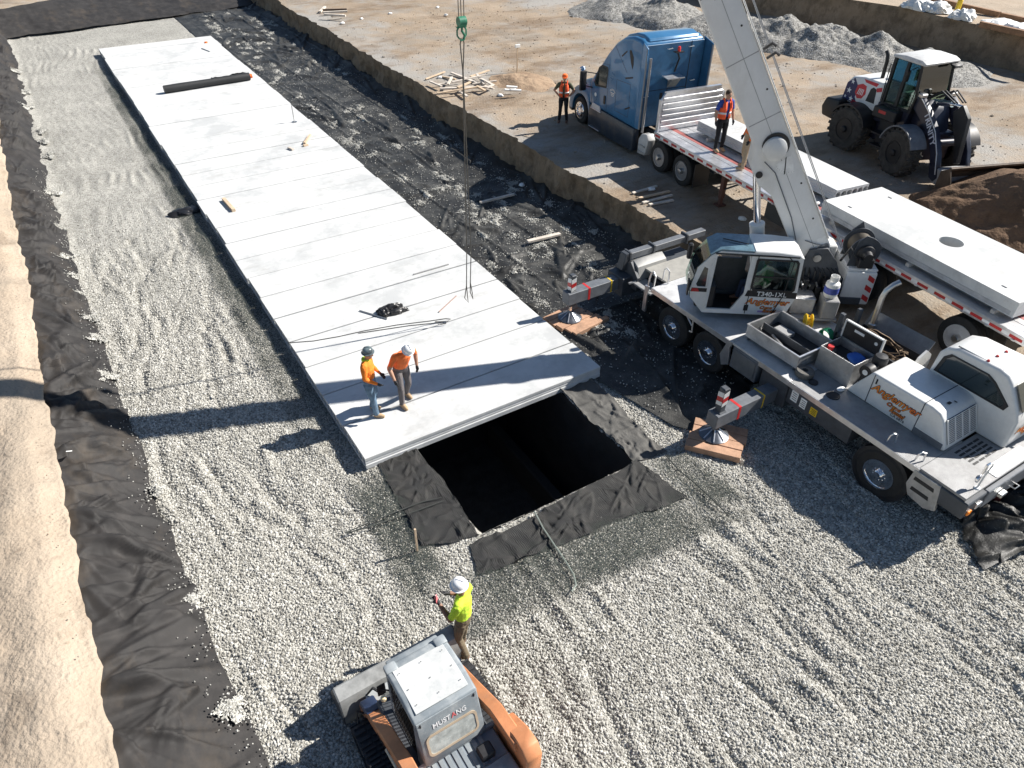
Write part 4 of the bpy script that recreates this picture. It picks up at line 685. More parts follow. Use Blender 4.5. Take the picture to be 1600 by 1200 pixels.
CR('grille_recess', pr([onG(.03, .0), onG(.97, .0), onG(.97, .02), onG(.03, .02)], 'x', 12.38, 13.28), black, hd)
gs = sum([pr([onG(t, .016), onG(t + .026, .016), onG(t + .026, .034), onG(t, .034)], 'x', 12.37, 13.30) for t in np.linspace(.03, .95, 14)], []) + sum([pr([onG(.02, .018), onG(.98, .018), onG(.98, .036), onG(.02, .036)], 'x', x, x + .03) for x in (12.36, 12.59, 12.82, 13.05, 13.28)], [])
CR('grille', gs, white, hd)
CR('air_cleaner', lathe([(.05, 0), (.14, .01), (.15, .04), (.15, .18), (.13, .2), (.05, .21)], (12.30, 5.98, 1.86), (1, 0, 0), 20) + lathe([(.14, 0), (.15, .03), (.15, .14), (.12, .2), (.001, .22)], (12.75, 6.0, 1.9), (0, 0, 1), 20) + cy((12.5, 5.98, 1.86), (12.8, 5.99, 1.9), .09) + bx(12.4, 12.9, 5.85, 6.1, 1.4, 1.76), black); CR('cleaner_label', lathe([(.06, 0), (.06, .004)], (12.297, 5.98, 1.86), (-1, 0, 0), 14), paper); CR('cleaner_band', bx(12.45, 12.9, 5.8, 6.12, 1.72, 1.76), white)
# lettering on the hood
lred = M('lettering_red', (.72, .10, .03), .4, var=.3, scale=12, col2=(.85, .35, .04)); ldk = M('lettering_outline', (.03, .02, .02), .5)  # red letter fill and its dark printed outline
def logo(c, right, up, s, parent, world=True):
    f_ = CR if world else (lambda n_, g_, m_, p_: mk(n_, g_, m_, p_))
    nrm = np.cross(right, up); nrm = nrm / np.linalg.norm(nrm); c = V3(c); up_ = V3(up); rt = V3(right)
    for tx, sz, dy, dx in (('Anglemyer', .30, 0, 0), ('Crane', .15, -.21, .0), ('Rental', .15, -.33, .12)):
        cc = c + up_ * dy * s + rt * dx * s
        f_('letter_outline', place(textmesh(tx, sz * s, .35, .002, .012 * s), cc + nrm * .002, right, up_ + rt * 0), ldk, parent); f_('lettering', place(textmesh(tx, sz * s, .35, .002, .002 * s), cc + nrm * .006, right, up_), lred, parent)
logo((12.272, 5.2, 1.70), (0, -1, 0), (0, .12, 1), .80, hd); CR('lettering', place(textmesh('CA 6876', .085, .1, .002), (12.274, 5.03, 1.345), (0, -1, 0), (0, 0, 1)), black, hd)
# carrier cab
cprof = [(5.28, 1.25), (5.30, 1.9), (5.26, 2.44), (5.14, 2.62), (4.9, 2.71), (4.15, 2.73), (3.96, 2.68), (3.84, 2.56), (3.52, 2.06), (3.46, 1.9), (3.44, 1.25)]
cb = CR('carrier_cab', pr(cprof, 'x', 13.33, 14.22, .07, seg=3), white)
def cpane(prof, x0, x1, o=.02):
    c = np.mean(prof, 0); big = [tuple(c + (V3(p) - c) * 1.0) for p in prof]; sm = [tuple(c + (V3(p) - c) * .9) for p in prof]
    f_ = CR('window_frame', pr(big, 'x', x0, x1, holes=[sm]), black, cb); CR('pane', pr(sm, 'x', (x0 + x1) / 2 - .002, (x0 + x1) / 2 + .002), glass, f_)
cpane([(5.20, 2.04), (5.13, 2.42), (5.02, 2.54), (4.26, 2.54), (4.1, 2.46), (3.72, 2.14), (3.76, 2.02)], 13.308, 13.332)
CR('windscreen', pr([(3.80, 2.56), (3.51, 2.10), (3.495, 2.11), (3.785, 2.57)], 'x', 13.42, 14.15), glass, cb); CR('wiper', tb([(13.55, 3.48, 2.05), (13.8, 3.62, 2.34)], .012), black, cb)
for u, v in ((1545, 563), (1559, 556), (1573, 549)): CR('marker_light', lathe([(.03, 0), (.032, .015), (.02, .04), (.001, .045)], (*gpt(u, v, 2.74), 2.715), (0, 0, 1), 10), red, cb)
CR('roof_seam', bx(13.40, 13.42, 4.1, 5.0, 2.70, 2.722), mgrey, cb); logo((13.78, 3.43, 1.68), (1, 0, 0), (0, 0, 1), .55, cb)
# front end
CR('bumper', bx(L_ + .6, Rr + .02, 2.95, 3.05, .78, 1.2, .015), mgrey); CR('corner_box', bx(L_ - .01, L_ + .62, 2.97, 3.52, .80, 1.185, .02), dgrey); CR('turn_signal', bx(L_ + .1, L_ + .22, 2.94, 2.975, .86, .96, .008), orangel); CR('headlight', bx(L_ + .34, L_ + .52, 2.945, 2.975, .9, 1.02, .01), alu)
sp = CR('step_panel', pr([(4.02, 1.19), (3.5, 1.19), (3.4, .62), (3.6, .52), (3.95, .58), (4.06, .8)], 'x', L_ - .02, L_ + .04, .006), dplate); CR('step_recess', pr([(3.96, 1.06), (3.58, 1.06), (3.56, .98), (3.97, .98)], 'x', L_ - .028, L_ - .02) + pr([(3.94, .82), (3.6, .82), (3.58, .74), (3.95, .74)], 'x', L_ - .028, L_ - .02), black, sp)
CR('wheel_arch', lathe([(.60, 0), (.60, .5)], (L_ + .05, 4.6, .53), (1, 0, 0), 28), black).data.flip_normals()
for y in (4.75, 4.15): CR('deck_handle', tb([(11.62, y, 1.25), (11.62, y - .02, 1.42), (11.66, y - .05, 1.48), (11.72, y - .09, 1.46), (11.74, y - .1, 1.25)], .016), alu)
CR('deck_slot', sum([bx(12.46 + .2 * i, 12.63 + .2 * i, 3.48 + .09 * j, 3.525 + .09 * j, 1.249, 1.253) for i in range(4) for j in range(5)], []), black); CR('deck_lid', bx(12.5, 13.7, 3.08, 3.34, 1.249, 1.262, .004), dplate)
mr_ = CR('mirror_post', tb([(11.95, 3.12, 1.25), (11.97, 3.12, 1.55), (12.0, 3.1, 1.85)], .016) + lathe([(.06, 0), (.05, .02), (.001, .03)], (11.95, 3.12, 1.25), (0, 0, 1), 12), white); CR('mirror', bx(11.86, 11.98, 3.13, 3.16, 1.62, 1.86, .01) + lathe([(.08, 0), (.085, .03), (.05, .06), (.001, .065)], (11.9, 3.14, 1.48), (0, 1, 0), 14), chrome, mr_)
CR('tow_hook', bx(12.55, 12.75, 2.86, 2.95, .86, .94, .01) + tb([(12.85, 2.95, 1.0), (12.85, 2.82, 1.0), (13.0, 2.82, 1.0), (13.0, 2.95, 1.0)], .014), steel)
CR('filler_cap', lathe([(.14, 0), (.14, .02), (.001, .022)], (*gpt(1302, 618, 1.26), 1.25), (0, 0, 1), 20) + lathe([(.10, 0), (.10, .03), (.04, .06), (.001, .065)], (*gpt(1271, 597, 1.27), 1.25), (0, 0, 1), 18), black)
solo('rubber_spool', lathe([(.19, 0), (.2, .02), (.2, .12), (.18, .14), (.06, .14), (.06, .06), (.001, .06)], (*gpt(1257, 583, 1.3), 1.25), (0, 0, 1), 22), M('grey_rubber', (.12, .115, .105), .8, bump=.4), 'grey rubber spool lying on the crane running board', 'spool')
solo('crumpled_paper', ico((*gpt(1314, 607, 1.3), 1.29), .09, 2, (1.2, .8, .4)), paper, 'crumpled white paper on the crane running board', 'paper', smooth=0)
# ------- superstructure in its own frame: s forward (boom), t toward the deck, z up
AZ = R_(142.7); PV = (14.35, 9.27)
SM = Matrix(((math.cos(AZ), -math.sin(AZ), 0, PV[0]), (math.sin(AZ), math.cos(AZ), 0, PV[1]), (0, 0, 1, 0), (0, 0, 0, 1)))
def SU(name, geo, mat, parent=None, smooth=35): return CR(name, xf(geo, SM), mat, parent, smooth)
SU('turntable', lathe([(.62, 1.25), (.62, 1.34), (.58, 1.34), (.58, 1.42)], (2.05, 0, 0), (0, 0, 1), 32), dgrey)
SU('turret_frame', bx(-1.3, 2.6, -.48, .48, 1.42, 1.62, .02) + pr([(-.9, 1.6), (.6, 1.6), (.35, 2.2), (.2, 2.8), (-.2, 2.85), (-.5, 2.5)], 'y', .34, .40, .01) + pr([(-.9, 1.6), (.6, 1.6), (.35, 2.2), (.2, 2.8), (-.2, 2.85), (-.5, 2.5)], 'y', -.40, -.34, .01), dgrey)
SU('boom_pivot', cy((0, -.46, 2.6), (0, .46, 2.6), .09, n=18), steel)
cw = SU('counterweight', bx(-1.5, -.78, -1.0, .46, 1.42, 2.30, .05, 2), white)
for k in range(3):
    SU('hazard_stripe', pr([(-1.46 + .0, 1.5 + .26 * k), (-1.30, 1.60 + .26 * k), (-1.30, 1.73 + .26 * k), (-1.46, 1.63 + .26 * k)], 'y', .462, .466), red, cw)
SU('cw_shelf', bx(-1.5, -.8, -1.0, .4, 2.3, 2.36, .02), whiteb, cw)
wd_ = SU('winch_drum', lathe([(.36, 0), (.36, .03), (.25, .03), (.25, .5), (.36, .5), (.36, .53)], (-1.12, .22, 2.72), (0, -1, 0), 26), dgrey); SU('drum_rope', sum([lathe([(.26, .04 + .03 * k), (.272, .055 + .03 * k), (.26, .07 + .03 * k)], (-1.12, .22, 2.72), (0, -1, 0), 22, closed=False) for k in range(15)], []), M('greasy_rope', (.10, .085, .065), .6, metal=.4), wd_); SU('winch_motor', lathe([(.2, 0), (.2, .12), (.12, .16), (.1, .3), (.001, .3)], (-1.12, .25, 2.72), (0, 1, 0), 18) + bx(-1.3, -.95, .3, .5, 2.42, 2.66, .02) + tb([(-.95, .42, 2.6), (-.7, .4, 2.9), (-.6, .3, 2.5)], .03), black, wd_); SU('winch_cheek', pr([(-1.4, 2.36), (-.8, 2.36), (-.9, 3.0), (-1.05, 3.14), (-1.2, 3.1)], 'y', .24, .27) + pr([(-1.4, 2.36), (-.8, 2.36), (-.9, 3.0), (-1.1, 3.22), (-1.2, 3.0)], 'y', -.36, -.33), dgrey, wd_)
SU('upper_cabinet', bx(-.75, -.25, -1.25, -.45, 1.6, 2.5, .03), white); SU('valve_bank', sum([bx(-.7 + .16 * i, -.58 + .16 * i, .42 + .05 * (i % 2), .66, 1.64, 1.95 + .09 * ((i * 7) % 3), .01) for i in range(6)], []) + sum([tb([(-.7 + .13 * i, .5, 1.9), (-.65 + .12 * i, .62 - .03 * i, 2.2 + .04 * (i % 3)), (-.5 + .1 * i, .38, 2.35), (-.3 + .06 * i, .3, 1.9)], .022, 6) for i in range(8)], []), black); SU('valve_fitting', sum([cy((-.6 + .17 * i, .60, 2.0 + .05 * (i % 2)), (-.6 + .17 * i, .72, 2.02), .025, n=8) for i in range(6)], []), steel)
SU('side_step', bx(-.6, .45, .5, 1.2, 1.36, 1.42, .01) + bx(-.55, -.2, .75, 1.2, 1.42, 1.9, .02), lgrey); SU('heater_box', bx(-.05, .5, .55, 1.05, 1.42, 1.86, .02), dplate)
# boom
be = R_(58.8); bd_ = V3((math.cos(be), 0, math.sin(be))); bu = V3((-math.sin(be), 0, math.cos(be)))
BM = SM @ Matrix(((bd_[0], 0, bu[0], 0), (0, 1, 0, 0), (bd_[2], 0, bu[2], 2.6), (0, 0, 0, 1)))   # local: x along boom, y lateral, z up-normal
def BO(name, geo, mat, parent=None, smooth=35): return CR(name, xf(geo, BM), mat, parent, smooth)
boom = BO('boom_base_section', pr([(-.25, -.30), (.15, -.40), (1.9, -.42), (2.3, -.60), (2.75, -.60), (3.1, -.38), (8.6, -.33), (8.6, .34), (.1, .38), (-.25, .2)], 'y', -.29, .29, .035, seg=2), whiteb)
BO('boom_mid_section', bx(8.4, 12.4, -.25, .25, -.29, .29, .03), whiteb); BO('boom_tip_section', bx(12.2, 15.7, -.21, .21, -.24, .24, .03), whiteb)
BO('boom_head', pr([(15.5, -.3), (15.95, -.45), (16.15, -.1), (16.05, .3), (15.6, .34)], 'y', -.2, .2, .03) + cy((15.95, -.24, -.25), (15.95, .24, -.25), .2, n=20) + cy((15.85, -.24, .3), (15.85, .24, .3), .17, n=20), dgrey)
BO('boom_seam', bx(-.1, 8.6, .2895, .2935, .02, .032) + sum([bx(x, x + .02, .2895, .293, -.34, .34) for x in (3.62, 4.98, 6.4, 7.9)], []), M('weld_seam', (.36, .36, .36), .6), boom)
BO('boom_rail', bx(.3, 8.6, .20, .33, .375, .40, .005), white, boom)
BO('boom_bolt', sum([lathe([(.022, 0), (.022, .01)], (x, .289, z), (0, 1, 0), 8) for x, z in ((.95, .22), (1.9, .24), (3.0, .26), (4.2, .24), (5.6, .2), (6.6, -.05), (6.3, -.08))], []), black, boom)
BO('hose_drum', lathe([(.26, 0), (.26, .05), (.25, .14), (.15, .2), (.001, .22)], (2.95, .29, -.02), (0, 1, 0), 24), white, boom); BO('drum_backing', lathe([(.285, 0), (.285, .06)], (2.98, .287, .02), (0, 1, 0), 24), black, boom)
dl = BO('angle_dial', pr([(2.62, .26), (2.30, .20)] + [(2.62 - .42 * math.cos(a), .26 - .42 * math.sin(a)) for a in np.linspace(.15, 1.35, 8)] + [(2.56, -.14)], 'y', .291, .296), paper, boom); BO('dial_needle', pr([(2.62, .12), (2.64, .15), (2.28, .0), (2.27, -.03)], 'y', .297, .302) + sum([pr([(2.62 - .38 * math.cos(a), .26 - .38 * math.sin(a)), (2.62 - .40 * math.cos(a), .26 - .40 * math.sin(a)), (2.62 - .40 * math.cos(a + .02), .26 - .40 * math.sin(a + .02))], 'y', .297, .3) for a in np.linspace(.2, 1.3, 9)], []), black, dl)
BO('boom_cable', tb([(2.75, .31, -.3), (2.4, .31, -.18), (1.2, .31, -.2), (.6, .31, -.28), (.4, .31, -.42)], .012, 5) + tb([(.5, .31, -.1), (.3, .34, .1), (.15, .33, .3)], .012, 5) + bx(.08, .2, .29, .33, .1, .34), mgrey, boom); BO('boom_placard', bx(.22, .4, .291, .295, .12, .34), paper, boom)
BO('boom_bracket', tb([(4.75, .2, .44), (4.8, .3, .62), (4.72, .34, .66)], .03) + tb([(4.95, .2, .44), (5.0, .3, .62), (4.92, .34, .66)], .03), black, boom); BO('hoist_line', cy((-.4, .05, .62), (15.8, .05, .50), .011, n=6) + cy((-.3, -.08, .60), (15.8, -.08, .50), .011, n=6), mgrey, boom)
for tt_ in (-.14, .14):
    pass
cb0 = V3((1.12, 0, 1.75)); ct = bd_ * 2.52 - bu * .50 + V3((0, 0, 2.6)); cm = cb0 + (ct - cb0) * .52
SU('lift_cylinder', cy(cb0, cm, .17, n=24) + lathe([(.18, 0), (.18, .06), (.12, .08)], cm - (ct - cb0) / np.linalg.norm(ct - cb0) * .03, ct - cb0, 24), whiteb); SU('lift_rod', cy(cm, ct, .085, n=20), chrome); SU('cylinder_pin', cy(ct + (0, -.32, 0), ct + (0, .32, 0), .075, n=18) + cy(cb0 + (0, -.3, 0), cb0 + (0, .3, 0), .09, n=18), black)
# operator cab
cs0, ct0 = .568, 1.25; W_c = .86
out = [(0, 2.98), (.11, 3.05), (1.84, 3.07), (2.03, 2.95), (2.28, 2.62), (2.38, 2.06), (2.34, 1.84), (2.0, 1.44), (.22, 1.47), (.05, 1.6), (-.07, 2.01)]
door_h = [(1.90, 2.98), (1.14, 2.99), (1.13, 2.0), (1.36, 1.56), (1.92, 1.55)]; win_h = [(1.02, 2.90), (.98, 2.94), (.12, 2.94), (.07, 2.88), (.01, 2.18), (.06, 2.12), (.96, 2.12), (1.02, 2.2)]; q_h = [(2.05, 2.62), (2.14, 2.66), (2.26, 2.20), (2.22, 2.13), (2.03, 2.13)]
oc = lambda P: [(cs0 + s, z) for s, z in P]
oc_ = SU('operator_cab', pr(oc(out), 'y', ct0 - .05, ct0, holes=[oc(door_h), oc(win_h), oc(q_h)]) + pr(oc([(-.07, 2.01), (0, 2.98), (.04, 2.98), (-.02, 2.01), (.08, 1.6), (.05, 1.6)]), 'y', ct0 - W_c + .05, ct0 - .05), white)
SU('cab_far_wall', pr(oc(out), 'y', ct0 - W_c, ct0 - W_c + .05, holes=[oc(win_h), oc([(1.85, 2.95), (1.15, 2.95), (1.15, 2.5), (1.85, 2.5)]), oc(q_h)]), dgrey, oc_); SU('cab_floor', bx(cs0 - .05, cs0 + 2.05, ct0 - W_c + .05, ct0 - .05, 1.47, 1.53), black, oc_)
SU('cab_roof', pr(oc([(-.03, 2.97), (.10, 3.08), (.6, 3.12), (1.1, 3.12), (1.1, 3.05), (.1, 3.0)]), 'y', ct0 - W_c - .02, ct0 + .015, .02), white, oc_); SU('roof_glass', pr(oc([(1.1, 3.06), (1.1, 3.10), (1.84, 3.11), (2.06, 2.97), (2.04, 2.93), (1.82, 3.06)]), 'y', ct0 - W_c + .02, ct0 - .02), M('roof_glass', (.10, .17, .21), .06, var=.3, coat=.6), oc_); SU('windscreen', pr(oc([(2.05, 2.96), (2.30, 2.62), (2.40, 2.06), (2.36, 1.84), (2.35, 1.84), (2.39, 2.06), (2.29, 2.62), (2.04, 2.95)]), 'y', ct0 - W_c + .03, ct0 - .03), clearg, oc_); SU('cab_nose', pr(oc([(2.35, 1.86), (2.01, 1.45), (1.98, 1.47), (2.31, 1.88)]), 'y', ct0 - W_c + .04, ct0 - .04), white, oc_)
wf = SU('window_frame', pr(oc(win_h), 'y', ct0, ct0 + .02, holes=[oc([(s * .9 + .052, z * .9 + .253) for s, z in win_h])]), black, oc_); SU('pane', pr(oc(win_h), 'y', ct0 - .012, ct0 - .008), clearg, wf); SU('window_bar', pr(oc([(1.0, 2.46), (.04, 2.46), (.04, 2.50), (1.0, 2.50)]), 'y', ct0 - .006, ct0 + .01), black, wf); SU('quarter_pane', pr(oc(q_h), 'y', ct0 - .03, ct0 - .025), glass, oc_)
SU('cab_band', pr(oc([(1.06, 2.11), (-.06, 2.11), (-.07, 1.95), (1.10, 1.95)]), 'y', ct0 + .001, ct0 + .004), black, oc_); SU('cab_band', pr(oc([(2.34, 2.10), (1.99, 2.10), (1.99, 2.0), (2.36, 2.0)]), 'y', ct0 + .001, ct0 + .004), black, oc_); SU('red_flash', pr(oc([(2.33, 2.09), (2.2, 2.09), (2.16, 2.0), (2.35, 2.0)]), 'y', ct0 + .005, ct0 + .008), red, oc_)
bv = V3((-math.sin(AZ), math.cos(AZ), 0)); av = V3((math.cos(AZ), math.sin(AZ), 0))
def SP(s, t, z): return V3((PV[0], PV[1], 0)) + av * s + bv * t + V3((0, 0, z))
CR('lettering', place(textmesh('T340-1XL', .165, .0, .002, .003), SP(cs0 + .50, ct0 + .006, 2.028), tuple(-av), (0, 0, 1)), white, oc_); logo(SP(cs0 + .56, ct0 + .002, 1.82), tuple(-av), (0, 0, 1), .74, oc_)
SU('door_latch', pr(oc([(1.06, 1.72), (.96, 1.72), (.96, 1.56), (1.06, 1.56)]), 'y', ct0, ct0 + .008), black, oc_); SU('door_decal', pr(oc([(.72, 1.58), (.5, 1.58), (.5, 1.53), (.72, 1.53)]), 'y', ct0, ct0 + .004), M('violet_decal', (.35, .25, .5), .5), oc_); SU('door_rail', bx(cs0 + .1, cs0 + 1.95, ct0, ct0 + .025, 3.0, 3.03) + tb([(cs0 + .35, ct0 + .02, 3.03), (cs0 + .2, ct0 + .05, 2.9), (cs0 + .25, ct0 + .03, 2.0), (cs0 + .4, ct0 + .02, 1.5)], .012, 5) + tb([(cs0 + 1.0, ct0 + .03, 3.0), (cs0 + 1.02, ct0 + .03, 1.5)], .01, 5), black, oc_)
SU('cab_mirror', bx(cs0 + 2.42, cs0 + 2.46, ct0 - .02, ct0 + .14, 1.95, 2.35, .015), black, oc_); SU('grab_rail', tb([(cs0 + 1.97, ct0 + .03, 2.9), (cs0 + 1.99, ct0 + .05, 2.2), (cs0 + 1.95, ct0 + .03, 1.55)], .014), white, oc_); SU('cab_dash', bx(cs0 + 1.75, cs0 + 2.2, ct0 - .8, ct0 - .06, 1.53, 2.15, .04) + bx(cs0 + .3, cs0 + .9, ct0 - .72, ct0 - .12, 1.53, 1.92, .05) + bx(cs0 + .2, cs0 + .38, ct0 - .68, ct0 - .16, 1.9, 2.62, .06), black, oc_); SU('wiper', tb([(cs0 + 1.2, ct0 - .3, 3.13), (cs0 + 1.75, ct0 - .5, 3.14)], .012), black, oc_); SU('work_light', bx(cs0 + 2.3, cs0 + 2.42, ct0 - W_c - .16, ct0 - W_c - .02, 2.35, 2.75, .03), black, oc_)
person('crane operator in grey shirt, green vest and navy trousers seated in the crane cab', tuple(SP(cs0 + .62, ct0 - .42, 1.50)), AZ - math.pi / 2, dict(pel=(0, 0, .50), che=(0, -.06, .83), nek=(0, -.05, 1.05), hed=(0, -.02, 1.19), sl=(-.19, -.06, .98), sr=(.19, -.06, .98), el=(-.25, .02, .72), wl=(-.2, .27, .68), er=(.25, .02, .72), wr=(.2, .27, .68), hl=(-.1, .02, .48), hr=(.1, .02, .48), kl=(-.16, .46, .52), kr=(.16, .46, .52), al=(-.17, .50, .11), ar=(.17, .50, .11)), (skin1, cloth('green_vest', (.05, .42, .12)), navyp, bootd), hat=helm_w, sleeve=1., h=.98)
solo('propane_tank', lathe([(.001, 0), (.13, .0), (.155, .04), (.165, .1), (.165, .3), (.155, .36), (.10, .41), (.04, .43), (.04, .45), (.001, .45)], tuple(SP(-.35, .95, 1.9)), (0, 0, 1), 22) + lathe([(.09, .42), (.1, .43), (.1, .54), (.09, .54)], tuple(SP(-.35, .95, 1.9)), (0, 0, 1), 16, closed=True), white, 'small white propane cylinder with blue band strapped behind the crane cab', 'gas cylinder'); pt = bpy.context.scene.objects['propane_tank']; mk('label_band', lathe([(.167, .12), (.167, .28)], tuple(SP(-.35, .95, 1.9)), (0, 0, 1), 22), M('blue_label', (.06, .09, .35), .5, var=.4, scale=14), pt)
# hook, falls and slings
HX, HY = 7.50, 13.93
TIPZ = 2.6 + 15.9 * math.sin(be)
hk = thing('crane_hook', 'green shackle cluster and hook hanging on the crane hoist ropes', 'hook', (HX, HY, 7.1)); hk.scale = (.8, .8, .8); gsh = M('green_shackle', (.04, .20, .12), .4, var=.4)
mk('hook_block', bx(-.09, .09, -.06, .06, .28, .5, .02) + cy((-.1, 0, .42), (.1, 0, .42), .12, n=16), gsh, hk); mk('hook', tb([(0, 0, .28), (0, 0, .2), (.07, 0, .1), (.05, 0, 0), (-.04, 0, -.02), (-.08, 0, .04)], [.03, .03, .034, .03, .024, .014], 9), gsh, hk)
for s in (-1, 1): mk('shackle', tb([(s * .07, .02, .3), (s * .13, .02, .22), (s * .13, .02, .1), (s * .07, .02, .02)], .022, 7) + cy((s * .02, .02, .29), (s * .14, .02, .29), .024, n=8), gsh, hk)
for dx in (-.08, -.01, .07): mk('hoist_rope', cy((dx, 0, .45), (dx * 2.2, .05, (TIPZ - 7.2) * 1.25), .011, n=6), M('steel_rope', (.10, .095, .085), .5, metal=.5), hk)
ropem = MATS['steel_rope']
for i, (dx, dy, ex_, ey) in enumerate(((-.05, 0, -.16, .0), (.05, .02, .12, .1))):
    pts = [(HX + dx * .5, HY + dy * .5, 7.13), (HX + dx, HY + dy, 7.02), (HX + dx * .2, HY + dy, 6.5), (HX + dx * .7, HY, 4), (HX + dx * 1.2, HY, 2.2), (HX + ex_ * .6, HY + ey, 1.35), (HX + ex_, HY + ey, 1.0), (HX + ex_ * .7 + .03, HY + ey - .04, .86), (HX + ex_ * .5, HY + ey, 1.05), (HX + ex_ * .6, HY + ey, 1.4)]
    solo('wire_sling', tb(pts, .012, 6), ropem, ('wire sling with open eye hanging from the crane hook' if i == 0 else 'second wire sling hanging from the crane hook, eye turned to the bank'), 'wire sling')
# timber mats under the feet
for (x, y, rz, lab) in ((9.99, 12.82, R_(8), 'stack of reddish timbers under the rear outrigger foot, touching the deck'), (9.93, 7.32, R_(-52), 'square of reddish timbers under the front outrigger foot on gravel')):
    t = thing('timber_mat', lab, 'timber mat', (x, y, 0), rz)
    for k in range(4): o = (random.uniform(-.08, .08)); mk('timber', bx(-.58 + o, .58 + o, -.5 + .25 * k, -.26 + .25 * k, .0 + random.uniform(0, .012), .15 + random.uniform(-.01, .012), .008), timber, t)
    if y > 10: mk('timber', bx(-.5, .75, -.66, -.52, .0, .17, .008), timber, t)
# ------------------------------------------------------------------ blue tractor unit
TRZ = R_(-6.53); TRO = (17.90, 16.66, U)
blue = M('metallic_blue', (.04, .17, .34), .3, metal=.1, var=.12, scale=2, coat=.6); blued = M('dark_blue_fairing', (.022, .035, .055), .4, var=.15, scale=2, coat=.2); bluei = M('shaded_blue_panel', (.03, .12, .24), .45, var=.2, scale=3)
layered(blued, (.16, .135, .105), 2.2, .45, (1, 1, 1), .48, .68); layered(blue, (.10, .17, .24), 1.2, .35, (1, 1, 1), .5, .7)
trk = thing('semi_truck', 'blue sleeper-cab semi truck coupled to the flatbed', 'truck', TRO, TRZ)
def TR(name, geo, mat, parent=None, smooth=35): return mk(name, geo, mat, parent or trk, smooth)
TR('frame_rail', bx(-.5, -.38, -1.4, 6.2, .55, .82) + bx(.38, .5, -1.4, 6.2, .55, .82) + sum([bx(-.38, .38, y, y + .12, .6, .78) for y in (-1.2, 0, 1.6, 3.2, 5)], []), dgrey)
body = TR('cab_body', pr([(2.22, .92), (2.2, 3.70), (2.45, 3.80), (2.9, 3.80), (3.4, 3.68), (3.9, 3.40), (4.35, 2.98), (4.75, 2.52), (5.36, 1.86), (5.46, 1.5), (5.4, .92)], 'x', -1.22, 1.22, .13, seg=4), blue, smooth=50)
TR('roof_cap', pr([(2.24, 3.70), (2.3, 3.83), (2.6, 3.90), (3.0, 3.87), (3.5, 3.72), (3.95, 3.38), (3.6, 3.4)], 'x', -1.02, 1.02, .11, seg=4), blue, body, 80)
wsn = V3((4.75 - 5.36, 2.52 - 1.86)); TR('windscreen', pr([(4.80, 2.50), (5.33, 1.92), (5.36, 1.95), (4.83, 2.53)], 'x', -1.05, 1.05, .01), glass, body)
def side(name, prof, mat, t0=.0, t1=.012, both=True, holes=(), parent=None):
    o = []
    for s in ((-1, 1) if both else (-1,)): o.append(TR(name, pr(prof, 'x', s * (1.22 + t0), s * (1.22 + t1), holes=holes), mat, parent or body))
    return o
side('door_glass', [(4.78, 2.34), (4.62, 2.44), (4.30, 2.45), (4.26, 2.40), (4.30, 1.84), (4.98, 1.74), (5.02, 1.80)], glass, .0, .006); side('door_trim', [(4.86, 2.36), (4.64, 2.50), (4.26, 2.50), (4.21, 2.42), (4.25, 1.78), (5.0, 1.67), (5.12, 1.78)], black, -.01, .004)
side('sleeper_window', [(3.02, 3.34), (2.90, 3.36), (2.74, 3.18), (2.70, 2.95), (2.74, 2.80), (2.86, 2.98)], black, .0, .008)
def seam(p, q, w_=.012):
    p, q = V3(p), V3(q); d = q - p; d /= np.linalg.norm(d); n_ = V3((-d[1], d[0])) * w_ / 2; return [tuple(p + n_), tuple(q + n_), tuple(q - n_), tuple(p - n_)]
for a, b_ in (((4.17, 2.6), (4.15, .98)), ((5.28, 1.75), (5.2, 1.0)), ((4.17, 2.6), (4.6, 2.55)), ((3.62, 2.25), (3.58, 1.2)), ((2.75, 2.3), (2.72, 1.2)), ((3.62, 2.25), (2.75, 2.3)), ((3.58, 1.2), (2.72, 1.2)), ((3.9, 3.3), (3.05, 2.62))): side('panel_seam', seam(a, b_), blued, .001, .004, False)
for a, b_ in (((3.45, 3.05), (3.15, 3.28)), ((3.1, 2.42), (2.65, 2.55)), ((2.95, 1.42), (2.65, 1.56))): side('accent_mark', seam(a, b_, .05), black, .001, .005, False)
side('door_handle', [(4.36, 1.5), (4.24, 1.5), (4.24, 1.22), (4.36, 1.22)], black, .0, .02); side('fuel_cap', circ(4.95, 1.38, .07, 14), paper, 0, .01, False)
for r_, a0, a1 in ((.2, .35, 2.8), (.155, .35, 2.8)):
    side('door_mark', [(3.82 - r_ * math.cos(a), 1.72 + r_ * .75 * math.sin(a)) for a in np.linspace(a0, a1, 12)] + [(3.82 - (r_ - .02) * math.cos(a), 1.72 + (r_ - .02) * .75 * math.sin(a)) for a in np.linspace(a1, a0, 12)], silver, .002, .005, False)
for k in range(3): side('door_mark', [(3.94 - .02 * k, 1.74 - .05 * k), (3.70 + .02 * k, 1.74 - .05 * k), (3.70 + .02 * k, 1.715 - .05 * k), (3.94 - .02 * k, 1.715 - .05 * k)], silver, .002, .005, False)
